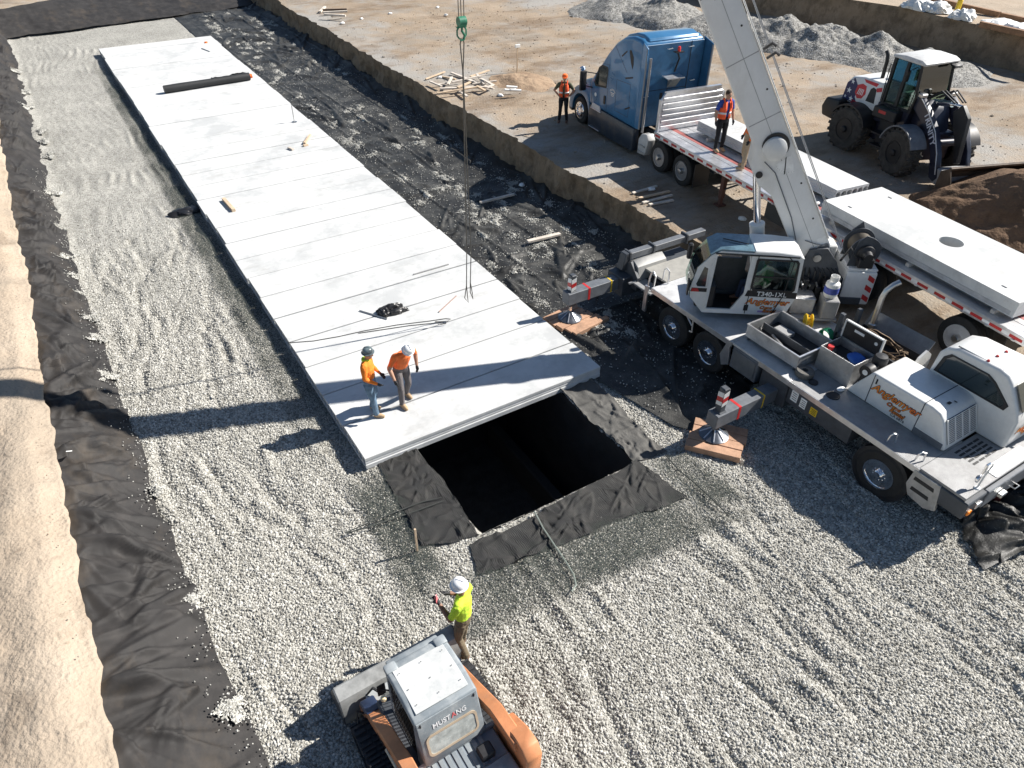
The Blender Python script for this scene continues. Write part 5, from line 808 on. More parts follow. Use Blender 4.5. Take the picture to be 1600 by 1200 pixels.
for s in (-1, 1):
    TR('side_fairing', pr([(2.24, .16), (2.24, .94), (5.3, .94), (5.36, .7), (5.36, .12), (3.9, .10)], 'x', s * 1.0, s * 1.235, .025, seg=2), blued); TR('step_plate', bx(min(s * 1.05, s * 1.27), max(s * 1.05, s * 1.27), 4.45, 5.2, .84, .87, .008) + bx(min(s * 1.05, s * 1.26), max(s * 1.05, s * 1.26), 4.5, 5.25, .14, .17, .008), alu); TR('step_riser', pr([(4.5, .87), (5.15, .87), (5.1, 1.06), (4.55, 1.06)], 'x', s * 1.21, s * 1.25), M('silver_paint', (.5, .54, .6), .35, metal=.5))
    arch = [(6.0 + .62 * math.cos(a), .5 + .62 * math.sin(a)) for a in np.linspace(R_(-8), R_(188), 16)]
    TR('fender', pr([(5.36, 1.66), (5.8, 1.52), (6.3, 1.36), (6.68, 1.12), (6.85, .8), (6.86, .42)] + arch + [(5.36, .42)], 'x', s * .78, s * 1.22, .05, seg=3), blue)
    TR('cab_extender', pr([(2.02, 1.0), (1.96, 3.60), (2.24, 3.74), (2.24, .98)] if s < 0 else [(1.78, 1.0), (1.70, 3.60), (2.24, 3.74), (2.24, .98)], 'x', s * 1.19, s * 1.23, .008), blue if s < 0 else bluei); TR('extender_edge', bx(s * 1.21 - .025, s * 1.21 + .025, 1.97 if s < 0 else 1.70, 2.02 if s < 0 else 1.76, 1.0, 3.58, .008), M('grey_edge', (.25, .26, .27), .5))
    mm = TR('mirror_arm', tb([(s * 1.2, 5.2, 1.55), (s * 1.45, 5.45, 1.6), (s * 1.45, 5.46, 1.9)], .022) + tb([(s * 1.2, 5.0, 2.1), (s * 1.42, 5.42, 2.08)], .018), black); TR('mirror', bx(s * 1.5 - .13, s * 1.5 + .13, 5.40, 5.52, 1.42, 2.12, .04, 2), black, mm)
    hm_ = TR('hood_mirror', tb([(s * .9, 6.15, 1.4), (s * 1.05, 6.3, 1.75), (s * 1.05, 6.3, 1.9)], .018), black); TR('mirror_head', ico((s * 1.05, 6.3, 1.95), .12, 2, (1.1, .6, .75)), chrome, hm_)
    TR('headlamp', bx(s * .72 - .18, s * .72 + .18, 6.76, 6.88, .82, 1.1, .04), M('lamp_glass', (.5, .5, .5), .1, metal=.5))
    TR('quarter_fender', lathe([(.60, 0), (.60, .3), (.57, .3), (.57, 0)], (s * 1.22, .66, .52), (-s, 0, 0), 26, closed=True), M('white_poly_fender', (.55, .55, .53), .5)) if False else None
    TR('battery_box', pr([(1.95, .2), (1.95, .7), (1.8, .92), (1.5, .98), (1.36, .8), (1.5, .25)], 'x', s * .9, s * 1.2, .03, seg=2), M('pale_grey_poly', (.50, .50, .49), .45)); TR('box_step', bx(min(s * 1.19, s * 1.23), max(s * 1.19, s * 1.23), 1.55, 1.9, .3, .34) + bx(min(s * 1.19, s * 1.23), max(s * 1.19, s * 1.23), 1.5, 1.85, .52, .56), dplate)
    wheel(trk, (s * 1.22, 6.0, .5), (s, 0, 0), .5, .29, .28, chrome, hubm=chrome, dish=-.05)
    for y in (.64, -.64): wheel(trk, (s * 1.22, y, .5), (s, 0, 0), .5, .27, .28, M('drive_rim', (.34, .35, .37), .35, metal=.8), dish=.16, hubm=steel); wheel(trk, (s * .92, y, .5), (s, 0, 0), .5, .27, .28, alu, dish=.05, bolts=0)
    TR('mud_flap', bx(min(s * .65, s * 1.25), max(s * .65, s * 1.25), -1.34, -1.31, .2, .95), black)
for y in (.64, -.64): TR('drive_axle', cy((-1.1, y, .5), (1.1, y, .5), .1) + ico((0, y, .5), .24, 2), dgrey)
TR('engine_hood', pr([(5.3, 1.0), (5.34, 1.88), (5.8, 1.74), (6.4, 1.52), (6.78, 1.28), (6.88, .9), (6.85, .6), (5.4, .6)], 'x', -.82, .82, .09, seg=3), blue); TR('radiator_grille', bx(-.5, .5, 6.83, 6.9, .62, 1.2, .02), black); TR('bumper', pr([(6.72, .26), (6.72, .72), (6.92, .72), (7.0, .55), (6.98, .3)], 'x', -1.18, 1.18, .05, seg=2), blued)
# rear of the cab
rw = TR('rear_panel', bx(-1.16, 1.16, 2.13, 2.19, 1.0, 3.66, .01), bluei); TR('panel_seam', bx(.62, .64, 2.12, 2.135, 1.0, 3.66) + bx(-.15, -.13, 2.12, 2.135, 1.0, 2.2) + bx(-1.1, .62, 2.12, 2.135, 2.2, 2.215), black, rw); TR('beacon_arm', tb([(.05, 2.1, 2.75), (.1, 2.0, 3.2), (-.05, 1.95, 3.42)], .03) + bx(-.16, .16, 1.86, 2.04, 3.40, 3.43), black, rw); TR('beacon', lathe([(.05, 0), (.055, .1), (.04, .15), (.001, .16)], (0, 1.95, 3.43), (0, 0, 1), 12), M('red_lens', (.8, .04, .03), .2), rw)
TR('headache_shelf', pr([(2.12, 2.62), (1.78, 2.60), (1.78, 2.63), (2.12, 2.66)], 'x', -.42, .28), alu, rw); TR('shelf_box', pr([(2.12, 2.58), (1.86, 2.58), (2.12, 2.25)], 'x', -.16, .2), lgrey, rw); TR('grab_handle', sum([tb([(x, 2.12, z), (x, 2.06, z), (x + .18, 2.06, z + .01), (x + .18, 2.12, z + .01)], .014, 5) for x, z in ((.75, 2.4), (.95, 2.05), (-1.1, 2.05), (-.35, 3.5), (.5, 3.5))], []), alu, rw); TR('louver', bx(-.42, -.3, 2.11, 2.13, 1.9, 2.1, .01) + bx(.02, .14, 2.11, 2.13, 1.9, 2.1, .01), black, rw)
TR('exhaust_pipe', tb([(-1.08, 1.95, .9), (-1.08, 1.95, 2.2), (-1.06, 1.98, 3.3)], .05, 10), M('dull_steel', (.3, .3, .31), .45, metal=.7)); TR('catwalk', bx(-.5, .5, .9, 2.1, .84, .87), dplate); TR('fifth_wheel', lathe([(.48, 0), (.48, .1), (.001, .11)], (0, .0, 1.0), (0, 0, 1), 24) + bx(-.4, .4, -.3, .3, .82, 1.0), dgrey)
TR('air_hose', tb([(-.15 + .06 * math.cos(a * 2.2), 1.55 + .06 * math.sin(a * 2.2), .95 + a * .04) for a in np.linspace(0, 26, 90)], .013, 5), green)
# ------------------------------------------------------------------ flatbed trailer
TLO = (17.84, 16.67, U); trl = thing('flatbed_trailer', 'aluminium flatbed trailer with red and white tape carrying concrete slabs', 'trailer', TLO, TRZ)
def TL(name, geo, mat, parent=None, smooth=35): return mk(name, geo, mat, parent or trl, smooth)
Y0, Y1, TZT = .85, -13.8, 1.32; redw = M('red_brown_strip', (.32, .10, .09), .6, var=.25, scale=3); alub = M('aluminium_floor', (.66, .66, .67), .38, metal=.75, var=.15, scale=3); layered(alub, (.4, .39, .37), 1.2, .5, (1, .3, 1), .5, .7)
for i in range(13):
    x = -1.28 + i * .197; TL('deck_board', bx(x, x + .19, Y1, Y0, TZT - .03, TZT - (.004 if i % 2 else 0), .004), redw if i in (3, 9) else alub)
for s in (-1, 1): TL('side_rail', bx(s * 1.3 - .022, s * 1.3 + .022, Y1, Y0, TZT - .17, TZT + .008, .004), alu)
k = 0; y = Y0 - .08
while y > Y1 + .3:
    TL('reflector', bx(-1.3265, -1.3225, y - .28, y, TZT - .12, TZT - .055), red); TL('reflector', bx(-1.3265, -1.3225, y - .452, y - .287, TZT - .12, TZT - .055), M('white_tape', (.85, .85, .85), .3)); y -= .457
for i in range(24): TL('stake_pocket', bx(-1.352, -1.323, .5 - i * .6, .42 - i * .6, TZT - .165, TZT - .125, .006), alu)
TL('main_beam', bx(-.55, -.45, Y1, .2, .85, 1.28) + bx(.45, .55, Y1, .2, .85, 1.28), M('painted_beam', (.10, .09, .085), .6)); TL('cross_member', sum([bx(-1.26, 1.26, -.2 - i * .55, -.12 - i * .55, 1.15, 1.28) for i in range(25)], []), dgrey)
TL('headboard', pr([(-1.26, TZT), (-1.26, TZT + 1.02), (-1.1, TZT + 1.22), (1.1, TZT + 1.22), (1.26, TZT + 1.02), (1.26, TZT)], 'y', .78, .84, .008), alu)
for i in range(6): TL('headboard_rib', pr([(.78, TZT + .08 + .18 * i), (.73, TZT + .11 + .18 * i), (.73, TZT + .17 + .18 * i), (.78, TZT + .20 + .18 * i)], 'x', -1.18, 1.18), alu)
TL('headboard_rim', bx(-1.28, -1.23, .74, .86, TZT, TZT + 1.02) + bx(1.23, 1.28, .74, .86, TZT, TZT + 1.02) + bx(-1.1, 1.1, .74, .86, TZT + 1.2, TZT + 1.25), alu)
for s in (-1, 1): TL('landing_gear', bx(s * .9 - .07, s * .9 + .07, -2.5, -2.36, .25, 1.2) + bx(s * .9 - .05, s * .9 + .05, -2.48, -2.38, .05, .3) + bx(s * .9 - .14, s * .9 + .14, -2.56, -2.3, .0, .05), M('rusty_leg', (.12, .05, .035), .7)); TL('gear_brace', tb([(s * .9, -2.43, .5), (s * .5, -3.1, 1.0)], .03) + tb([(s * .9, -2.43, .7), (s * .3, -2.43, 1.1)], .03), dgrey)
for y in (-8.35, -11.05):
    TL('axle', cy((-1.1, y, .5), (1.1, y, .5), .065), dgrey)
    for s in (-1, 1): wheel(trl, (s * 1.24, y, .5), (s, 0, 0), .5, .27, .285, M('white_rim', (.5, .5, .5), .4), dish=.15, hubm=steel); wheel(trl, (s * .93, y, .5), (s, 0, 0), .5, .27, .285, MATS['white_rim'], dish=.05, bolts=0)
TL('tool_box', bx(-1.2, -.7, -5.6, -4.6, .6, 1.1, .02), M('side_box_black', (.04, .04, .04), .5)); TL('mud_flap', bx(-1.24, -.66, -12.0, -11.98, .2, 1.1), black)
TW = Matrix.Translation(TLO) @ Matrix.Rotation(TRZ, 4, 'Z')
def onT(x, y, z): v = TW @ Vector((x, y, z)); return tuple(v)
# slabs on the trailer
pm2 = pmesh
o = mk('hollow_core_plank', pm2, concrete); o.location = onT(-.12, .18, TZT + .09); o.rotation_euler = (0, 0, TRZ - math.pi / 2); tag(o, 'loose hollow-core plank on the flatbed with its round cores showing at the end', 'concrete plank')
g_ = pr([(-1.02, -11.78), (1.04, -11.78), (1.06, -6.3), (-1.0, -6.3)], 'z', 0, .36, holes=[circ(.03, -9.3, .27, 28)[::-1]])
sl = solo('concrete_slab', g_, concrete, 'thick concrete slab with a round manhole opening on the flatbed', 'concrete slab', loc=onT(0, 0, TZT + .09), rz=TRZ)
mk('side_band', bx(-1.026, -1.02, -11.7, -6.4, .03, .12), conc_side, sl); mk('lifting_eye', sum([bx(x - .02, x + .02, y - .06, y + .06, .355, .375, .005) for x, y in ((-.7, -6.9), (.7, -6.9), (-.7, -11.2), (.7, -11.2))], []), lgrey, sl)
for y in (-.6, -4.9): solo('dunnage', bx(-.3, 1.2, y - .05, y + .05, TZT, TZT + .09, .005), woodw, 'wooden bearer under the loose hollow-core plank on the flatbed', 'bearer', 'bearers under the plank', loc=TLO, rz=TRZ)
for y in (-6.8, -9.2, -11.4): solo('dunnage', bx(-1.1, 1.15, y - .05, y + .05, TZT, TZT + .09, .005), woodw, 'wooden bearer under the thick slab with the manhole on the flatbed', 'bearer', 'bearers under the slab', loc=TLO, rz=TRZ)
for i in range(4): solo('strap_bundle', ico(onT(-.55 + .16 * i, -5.75 - .1 * (i % 2), TZT + .05), .07, 2, (1.3, .8, .7)), paper, 'small white bundle lying on the flatbed between the two slabs', 'bundle', 'bundles on the flatbed', smooth=0)
# ------------------------------------------------------------------ wheel loader
ldr = thing('wheel_loader', 'black wheel loader with flag-printed engine hood behind the dirt pile', 'loader', (25.0, 14.1, U), R_(173))
navy = M('loader_navy', (.015, .018, .035), .4, var=.3, scale=3, coat=.3); lblack = M('loader_black', (.014, .014, .015), .5, var=.3)
FRONT = ('front_fender', 'front_frame', 'lift_arm', 'arm_edge', 'lift_cylinder', 'tilt_lever', 'tilt_cylinder', 'cross_tube', 'head_lamp', 'bucket', 'bucket_edge', 'coupler', 'hydraulic_hose', 'lettering')
ART = R_(-13); AR4 = Matrix.Translation((0, .2, 0)) @ Matrix.Rotation(ART, 4, 'Z') @ Matrix.Translation((0, -.2, 0))
def LD(name, geo, mat, parent=None, smooth=35): return mk(name, xf(geo, AR4) if name in FRONT else geo, mat, parent or ldr, smooth)
for s in (-1, 1):
    for y in (-1.42, 1.32): wheel(ldr, tuple(AR4 @ Vector((s * 1.27, y, .74))) if y > 0 else (s * 1.27, y, .74), tuple(AR4.to_3x3() @ Vector((s, 0, 0))) if y > 0 else (s, 0, 0), .74, .56, .34, lblack, tmat=dustrub, lugs=20, dish=.12, bolts=0)
    af = [(1.32 + .88 * math.cos(a), .74 + .88 * math.sin(a)) for a in np.linspace(R_(25), R_(165), 14)]; af2 = [(1.32 + .83 * math.cos(a), .74 + .83 * math.sin(a)) for a in np.linspace(R_(165), R_(25), 14)]
    LD('front_fender', pr(af + af2, 'x', s * .72, s * 1.3), mgrey if s > 0 else lblack); ar_ = [(-1.42 + .86 * math.cos(a), .74 + .86 * math.sin(a)) for a in np.linspace(R_(20), R_(150), 14)]; LD('rear_fender', pr(ar_ + [(-1.42 + .80 * math.cos(a), .74 + .80 * math.sin(a)) for a in np.linspace(R_(150), R_(20), 14)], 'x', s * .7, s * 1.28), lblack)
LD('rear_frame', bx(-.62, .62, -2.2, .1, .55, 1.35, .03) + bx(-.78, .78, -.75, .55, 1.2, 1.85, .04), navy); LD('front_frame', bx(-.5, .5, .25, 1.7, .55, 1.45, .03) + pr([(.3, 1.4), (.55, 2.15), (.95, 2.3), (1.25, 2.05), (1.5, 1.4)], 'x', -.42, .42, .03), navy); LD('counterweight', pr([(-2.75, .85), (-2.85, 1.15), (-2.72, 1.5), (-2.1, 1.55), (-2.0, .8)], 'x', -1.12, 1.12, .07, seg=3), lblack); LD('axle', bx(-.9, .9, -1.55, -1.3, .6, .88), lblack); LD('axle', bx(-.9, .9, 1.2, 1.45, .6, .88), lblack)
hprof = [(-2.35, 1.45), (-2.3, 2.1), (-2.12, 2.32), (-1.6, 2.42), (-.72, 2.42), (-.68, 1.45)]
hood = LD('engine_hood', pr(hprof, 'x', -.74, .74, .07, seg=3), white); f_navy = M('flag_navy', (.02, .025, .09), .4); f_red = M('flag_red', (.55, .03, .04), .4)
for s in (1,):
    X0, X1 = .7405, .744
    LD('flag_field', pr([(-2.34, 1.5), (-2.28, 2.08), (-2.0, 2.3), (-1.72, 2.0), (-1.8, 1.7), (-1.65, 1.5)], 'x', X0, X1), f_navy, hood); LD('flag_stripe', pr([(-1.6, 2.36), (-.95, 2.36), (-1.02, 2.24), (-1.5, 2.27)], 'x', X0, X1) + pr([(-2.0, 1.62), (-1.62, 1.56), (-1.4, 1.47), (-1.9, 1.47)], 'x', X0, X1) + pr([(-1.0, 2.2), (-.78, 2.28), (-.75, 2.15), (-.95, 2.08)], 'x', X0, X1), f_red, hood)
    LD('red_emblem', pr([(-1.85, 1.85), (-1.80, 2.12), (-1.6, 2.2), (-1.42, 2.16), (-1.38, 1.9), (-1.5, 1.72), (-1.7, 1.68)], 'x', X0 + .003, X1 + .003), f_red, hood); LD('emblem_lines', sum([pr([(-1.75 + .07 * k, 1.82), (-1.72 + .07 * k, 1.82), (-1.66 + .06 * k, 2.02), (-1.69 + .06 * k, 2.03)], 'x', X0 + .006, X1 + .006) for k in range(4)], []), paper, hood)
    for (y, z, r_) in ((-2.12, 1.85, .11), (-2.05, 2.16, .09), (-1.95, 1.6, .10), (-2.22, 1.62, .06)): LD('star', pr([(y + r_ * (1 if k % 2 == 0 else .42) * math.sin(k * math.pi / 5), z + r_ * (1 if k % 2 == 0 else .42) * math.cos(k * math.pi / 5)) for k in range(10)], 'x', X0 + .003, X1 + .004), paper, hood)
    LD('hood_vent', pr([(-1.3, 1.7), (-1.22, 2.12), (-1.12, 2.2), (-.98, 2.16), (-.92, 1.7)], 'x', X0 + .002, X1 + .006), black, hood)
LD('exhaust_pipe', tb([(.25, -1.3, 2.4), (.25, -1.32, 2.95), (.25, -1.36, 3.15), (.25, -1.46, 3.27)], .065, 12), lblack); LD('pre_cleaner', lathe([(.05, 0), (.05, .1), (.13, .12), (.15, .2), (.1, .26), (.001, .27)], (-.1, -1.05, 2.42), (0, 0, 1), 18), M('cream_plastic', (.55, .5, .42), .5))
# cab
cp = [(-.62, 1.85), (-.60, 3.30), (.42, 3.30), (.62, 2.3), (.55, 1.85)]
cb_ = LD('cab_frame', sum([bx(s * .76 - .045, s * .76 + .045, y0 - .05, y0 + .05, 1.85, 3.3) for s in (-1, 1) for y0 in (-.57, -.02)], []) + sum([tb([(s * .76, .56, 1.85), (s * .76, .62, 2.3), (s * .74, .44, 3.3)], .045, 8) for s in (-1, 1)], []) + bx(-.78, .78, -.62, .6, 1.8, 1.9) + bx(-.78, .78, -.62, -.56, 1.85, 2.3), lblack)
LD('cab_roof', pr([(-.75, 3.30), (-.70, 3.40), (-.2, 3.46), (.42, 3.44), (.62, 3.36), (.6, 3.28)], 'x', -.80, .80, .05, seg=2), M('roof_grey_white', (.55, .55, .54), .5), cb_); LD('roof_visor', pr([(.45, 3.3), (.76, 3.24), (.78, 3.16), (.72, 3.16), (.5, 3.26)], 'x', -.78, -.4, .02), lblack, cb_)
for s in (-1, 1): LD('side_glass', pr([(-.53, 1.9), (-.53, 3.28), (-.06, 3.28), (-.06, 1.9)], 'x', s * .758, s * .762), clearg, cb_); LD('door_glass', pr([(.03, 1.9), (.03, 3.28), (.40, 3.28), (.58, 2.3), (.52, 1.9)], 'x', s * .758, s * .762), clearg, cb_); LD('cab_mirror', bx(s * .98 - .09, s * .98 + .09, .2, .24, 2.75, 3.1, .02) + tb([(s * .78, .3, 3.2), (s * .98, .24, 3.1)], .012), lblack, cb_)
LD('front_glass', pr([(.60, 2.3), (.43, 3.28), (.44, 3.29), (.61, 2.31)], 'x', -.7, .7), clearg, cb_); LD('rear_glass', bx(-.7, .7, -.6, -.595, 2.3, 3.28), clearg, cb_); LD('seat', bx(-.28, .28, -.35, .12, 2.05, 2.22, .05) + bx(-.26, .26, -.48, -.33, 2.2, 2.85, .05), M('seat_grey', (.35, .36, .34), .8), cb_); LD('console', bx(-.3, .3, .28, .45, 1.9, 2.5, .04), black, cb_); LD('hand_rail', tb([(.84, .55, 1.9), (.88, .6, 2.6), (.84, .5, 3.2)], .018), lblack, cb_); LD('hand_rail', tb([(.84, -.62, 1.9), (.84, -.66, 3.1)], .016), lblack, cb_)
LD('access_ladder', bx(.78, 1.15, -.35, .2, .95, 1.0) + bx(.78, 1.15, -.3, .2, .55, .6) + bx(.78, .85, -.35, .22, .5, 1.85), lblack); LD('side_box', bx(.62, 1.1, -.6, .35, 1.45, 1.8, .03), lblack); LD('box_decal', bx(1.1, 1.104, -.35, -.05, 1.62, 1.72), red)
# lift arms, linkage, bucket
apf = [(.75, 2.3), (1.0, 2.42), (1.5, 2.15), (2.1, 1.7), (2.55, 1.1), (2.85, .42), (2.72, .25), (2.5, .32), (2.2, 1.0), (1.75, 1.45), (1.2, 1.8), (.75, 2.0)]
for s in (-1, 1):
    a_ = LD('lift_arm', pr(apf, 'x', s * .46, s * .62, .015), navy); LD('arm_edge', tb([(s * .63, 1.0, 2.40), (s * .63, 1.5, 2.13), (s * .63, 2.1, 1.67), (s * .63, 2.5, 1.1), (s * .63, 2.75, .5)], .016, 5), silver, a_); LD('lift_cylinder', cy((s * .36, .7, 1.0), (s * .38, 1.5, 1.25), .08) + cy((s * .38, 1.5, 1.25), (s * .4, 2.1, 1.4), .045), steel)
LD('lettering', place(textmesh('TRINITY', .30, .0, .003, .005), (.626, 1.82, 1.66), (0, .60, -.62), (0, .62, .60)), M('lettering_silver', (.6, .62, .68), .4), ldr)
LD('tilt_lever', pr([(1.9, 2.2), (2.2, 2.5), (2.6, 2.2), (2.75, 1.4), (2.85, .85), (2.7, .8), (2.5, 1.3), (2.2, 1.7)], 'x', -.08, .08, .02), lblack); LD('tilt_cylinder', cy((0, .9, 2.2), (0, 1.7, 2.38), .1) + cy((0, 1.7, 2.38), (0, 2.2, 2.42), .055), chrome); LD('cross_tube', cy((-.5, 2.15, 1.3), (.5, 2.15, 1.3), .12), navy); LD('head_lamp', sum([bx(s * .55 - .12, s * .55 + .12, .85, 1.05, 2.38, 2.52, .03) for s in (-1, 1)], []), steel); LD('hydraulic_hose', sum([tb([(.12 * k, .8, 2.3), (.14 * k, 1.4, 2.7), (.1 * k, 2.0, 2.5)], .025, 6) for k in (-2, -1, 1, 2)], []), black)
bmat = M('worn_bucket_steel', (.10, .075, .055), .5, metal=.4, var=.4, scale=3); bprof = [(2.75, .95), (2.72, .3), (2.82, .06), (3.75, .0), (3.75, .03), (2.92, .12), (2.82, .32), (2.86, .9), (3.1, 1.1), (3.07, 1.13)]
BD = (-.55, .45, -.12)
bk = LD('bucket', mv(pr(bprof, 'x', -1.42, 1.42) + pr([(2.75, .95), (2.72, .3), (2.82, .06), (3.7, .02), (3.1, 1.12)], 'x', 1.40, 1.43) + pr([(2.75, .95), (2.72, .3), (2.82, .06), (3.7, .02), (3.1, 1.12)], 'x', -1.43, -1.40), BD), bmat); LD('bucket_edge', mv(bx(-1.43, 1.43, 3.02, 3.12, 1.08, 1.17, .02), BD), bmat, bk); LD('coupler', bx(-.6, .6, 2.62, 3.3, .2, .7, .03), lgrey, bk)
# ------------------------------------------------------------------ compact track loader
skd = thing('track_loader', 'orange and grey compact track loader parked on the gravel next to the lime-shirted worker', 'loader', (1.73, 4.18, 0), R_(1))
orng = M('machine_orange', (.52, .215, .095), .55, var=.2, scale=3); layered(orng, (.35, .22, .14), 2, .5, (1, 1, 1), .5, .7); sgrey = M('dusty_grey_panel', (.20, .23, .25), .5, var=.12, scale=3); layered(sgrey, (.42, .44, .44), 2.2, .7, (1, 1, 1), .45, .65); layered(sgrey, (.22, .24, .25), 5, .3, (1, 1, 1), .58, .7); cgrey = M('cab_grey', (.20, .23, .26), .5, var=.2, scale=4); trackm = M('track_rubber', (.028, .03, .034), .75, var=.4, scale=6, bump=.4)
def skmap(geo, cab):
    out = []
    for v, f in geo:
        v = v.copy(); y = v[:, 1]; v[:, 1] = np.where(y > .82, y, np.where(y > -.76, .82 + (y - .82) * .656, -.216 + (y + .76) * .95)); v[:, 0] *= .86 if cab else 1; out.append((v, f))
    return out
def SK(name, geo, mat, parent=None, smooth=35): return mk(name, skmap(geo, name == 'cab_frame' or (parent is not None and parent.name.startswith('cab_frame'))), mat, parent or skd, smooth)
for s in (-1, 1):
    pth = [(-.95, .55), (-.75, .70), (-.2, .66), (.5, .58), (1.05, .52), (1.22, .42), (1.25, .25), (1.12, .08), (.9, .02), (-.7, .02), (-.95, .10), (-1.08, .3)]
    c_ = np.mean(pth, 0); inn = [tuple(c_ + (V3(p) - c_) * .9) for p in pth]; tk = SK('track', pr(pth, 'x', s * .60, s * .98, holes=[inn[::-1]]), trackm)
    pts = [V3(p) for p in pth] + [V3(pth[0])]; acc = 0; lg = []
    segs = [(pts[i], pts[i + 1]) for i in range(len(pts) - 1)]; tot = sum(np.linalg.norm(b_ - a) for a, b_ in segs); nl = 44; pos = 0; si = 0
    for k in range(nl):
        d = k * tot / nl
        while d > pos + np.linalg.norm(segs[si][1] - segs[si][0]): pos += np.linalg.norm(segs[si][1] - segs[si][0]); si += 1
        a, b_ = segs[si]; u_ = (b_ - a) / np.linalg.norm(b_ - a); p = a + u_ * (d - pos); nn_ = V3((-u_[1], u_[0])); nn_ = nn_ if nn_ @ (p - c_) > 0 else -nn_
        q = [tuple(p - u_ * .034 - nn_ * .004), tuple(p + u_ * .034 - nn_ * .004), tuple(p + u_ * .026 + nn_ * .03), tuple(p - u_ * .026 + nn_ * .03)]
        lg.append((q, k))
    for q, k in lg:
        for j in range(2): xa = .60 + (.03 if k % 2 else 0) + j * .19; SK('track_lug', pr(q, 'x', s * xa, s * (xa + .16)), trackm, tk)
    SK('track_frame', pr([(-.85, .2), (1.05, .15), (1.0, .42), (-.7, .55)], 'x', s * .62, s * .93, .02), orng); SK('track_roller', sum([cy((s * .62, y, z), (s * .96, y, z), r_, n=16) for y, z, r_ in ((-.8, .36, .22), (1.02, .28, .2), (-.35, .14, .1), (.0, .14, .1), (.35, .14, .1), (.7, .14, .1))], []), dgrey)
    # arm and tower
    SK('rear_tower', pr([(-1.5, .7), (-1.52, 1.5), (-1.40, 1.64), (-1.15, 1.62), (-.8, 1.42), (-.55, 1.02), (-.6, .7)], 'x', s * .60, s * .84, .02, holes=[]), orng)
    SK('tower_slot', pr([(-1.35, 1.45), (-1.2, 1.46), (-1.16, 1.3), (-1.32, 1.28)], 'x', s * .842, s * .846) + pr([(-1.2, 1.05), (-1.05, 1.06), (-1.03, .95), (-1.18, .94)], 'x', s * .842, s * .846), black)
    am = SK('lift_arm', pr([(-1.3, 1.46), (-1.25, 1.60), (-.6, 1.52), (.3, 1.18), (1.0, .9), (1.25, .78), (1.48, .42), (1.42, .3), (1.28, .36), (1.08, .66), (.9, .74), (.2, 1.02), (-.65, 1.36)], 'x', s * .56, s * .74, .015), orng); SK('arm_pad', pr([(1.0, .92), (1.3, .80), (1.36, .66), (1.1, .78)], 'x', s * .54, s * .76, .02), M('navy_pad', (.02, .035, .08), .5), am); SK('arm_cylinder', cy((s * .72, -1.15, 1.0), (s * .74, -.4, 1.2), .045) + cy((s * .74, -.4, 1.2), (s * .74, .1, 1.1), .028), M('cream_cylinder', (.6, .52, .4), .5))
    SK('lettering', place(textmesh('MUSTANG', .16, 0, .002, .004), (s * .743, .25, 1.02), (0, -s * -1 * 1.0 * (-1 if s < 0 else 1) * -1, 0) if False else (0, 1 if s > 0 else -1, -.36 if s > 0 else .36), (0, 0, 1)), black, am)
SK('chassis', bx(-.58, .58, -1.45, 1.1, .3, .98, .03), dgrey); SK('engine_cover', bx(-.56, .56, -1.5, -.72, .98, 1.22, .02), cgrey)
for i in range(9): SK('cover_rib', bx(-.46 + .095 * i, -.40 + .095 * i, -1.12, -.74, 1.22, 1.236, .004), sgrey)
SK('cover_bar', bx(-.58, .58, -.74, -.66, 1.2, 1.30, .01), sgrey); SK('rear_door', pr([(-1.74, .5), (-1.74, 1.12), (-1.6, 1.26), (-1.15, 1.26), (-1.15, 1.2), (-1.5, 1.1), (-1.5, .5)], 'x', -.56, .56, .02), sgrey); SK('exhaust_cover', bx(.2, .4, -1.1, -.9, 1.22, 1.34, .02), black)
kb = SK('cab_frame', bx(-.49, .49, -.3, .8, .9, .98) + bx(-.50, -.45, -.42, -.36, .95, 1.9) + bx(.45, .50, -.42, -.36, .95, 1.9) + bx(-.50, -.45, .80, .86, .7, 1.98) + bx(.45, .50, .80, .86, .7, 1.98) + bx(-.5, .5, .82, .87, 1.85, 1.98) + pr([(-.74, .98), (-.74, 1.3), (-.45, 1.95), (-.36, 1.95), (-.36, .98)], 'x', -.51, -.46) + pr([(-.74, .98), (-.74, 1.3), (-.45, 1.95), (-.36, 1.95), (-.36, .98)], 'x', .46, .51), cgrey)
[SK('side_screen', sum([cy((s * .48, -.34 + .078 * i, .98), (s * .48, -.34 + .078 * i, 1.94), .007, n=5) for i in range(15)], []) + sum([cy((s * .48, -.36, 1.0 + .13 * i), (s * .48, .82, 1.0 + .13 * i), .006, n=5) for i in range(8)], []), lblack, kb) for s in (-1, 1)]
SK('cab_roof', pr([(-.47, 1.93), (-.42, 2.02), (.1, 2.07), (.55, 2.05), (.88, 2.02), (.92, 1.94), (.5, 1.96)], 'x', -.52, .52, .04, seg=3), sgrey, kb); SK('roof_lip', pr([(.74, 2.02), (.98, 1.98), (1.0, 1.92), (.76, 1.94)], 'x', -.44, .44, .025, seg=2), sgrey, kb); SK('roof_corner', sum([bx(s * .42 - .1, s * .42 + .1, .72, .9, 1.98, 2.06, .03, 2) for s in (-1, 1)], []), sgrey, kb); SK('roof_panel', pr([(-.3, 2.04), (.1, 2.055), (.74, 2.03), (.74, 2.045), (.1, 2.074), (-.3, 2.054)], 'x', -.43, .43, .004), layered(layered(M('pale_roof_panel', (.36, .38, .385), .6, var=.12, scale=2.5, col2=(.54, .55, .54)), (.24, .26, .27), 6, .5, (1, 1, 1), .52, .68), (.60, .60, .58), 1.6, .8, (1, 1, 1), .42, .62), kb); SK('roof_rivet', sum([lathe([(.012, 0), (.001, .006)], (x, y, 2.085 - abs(y - .1) * .03), (0, 0, 1), 6) for x in (-.36, 0, .36) for y in (-.15, .2, .6)], []), dgrey, kb)
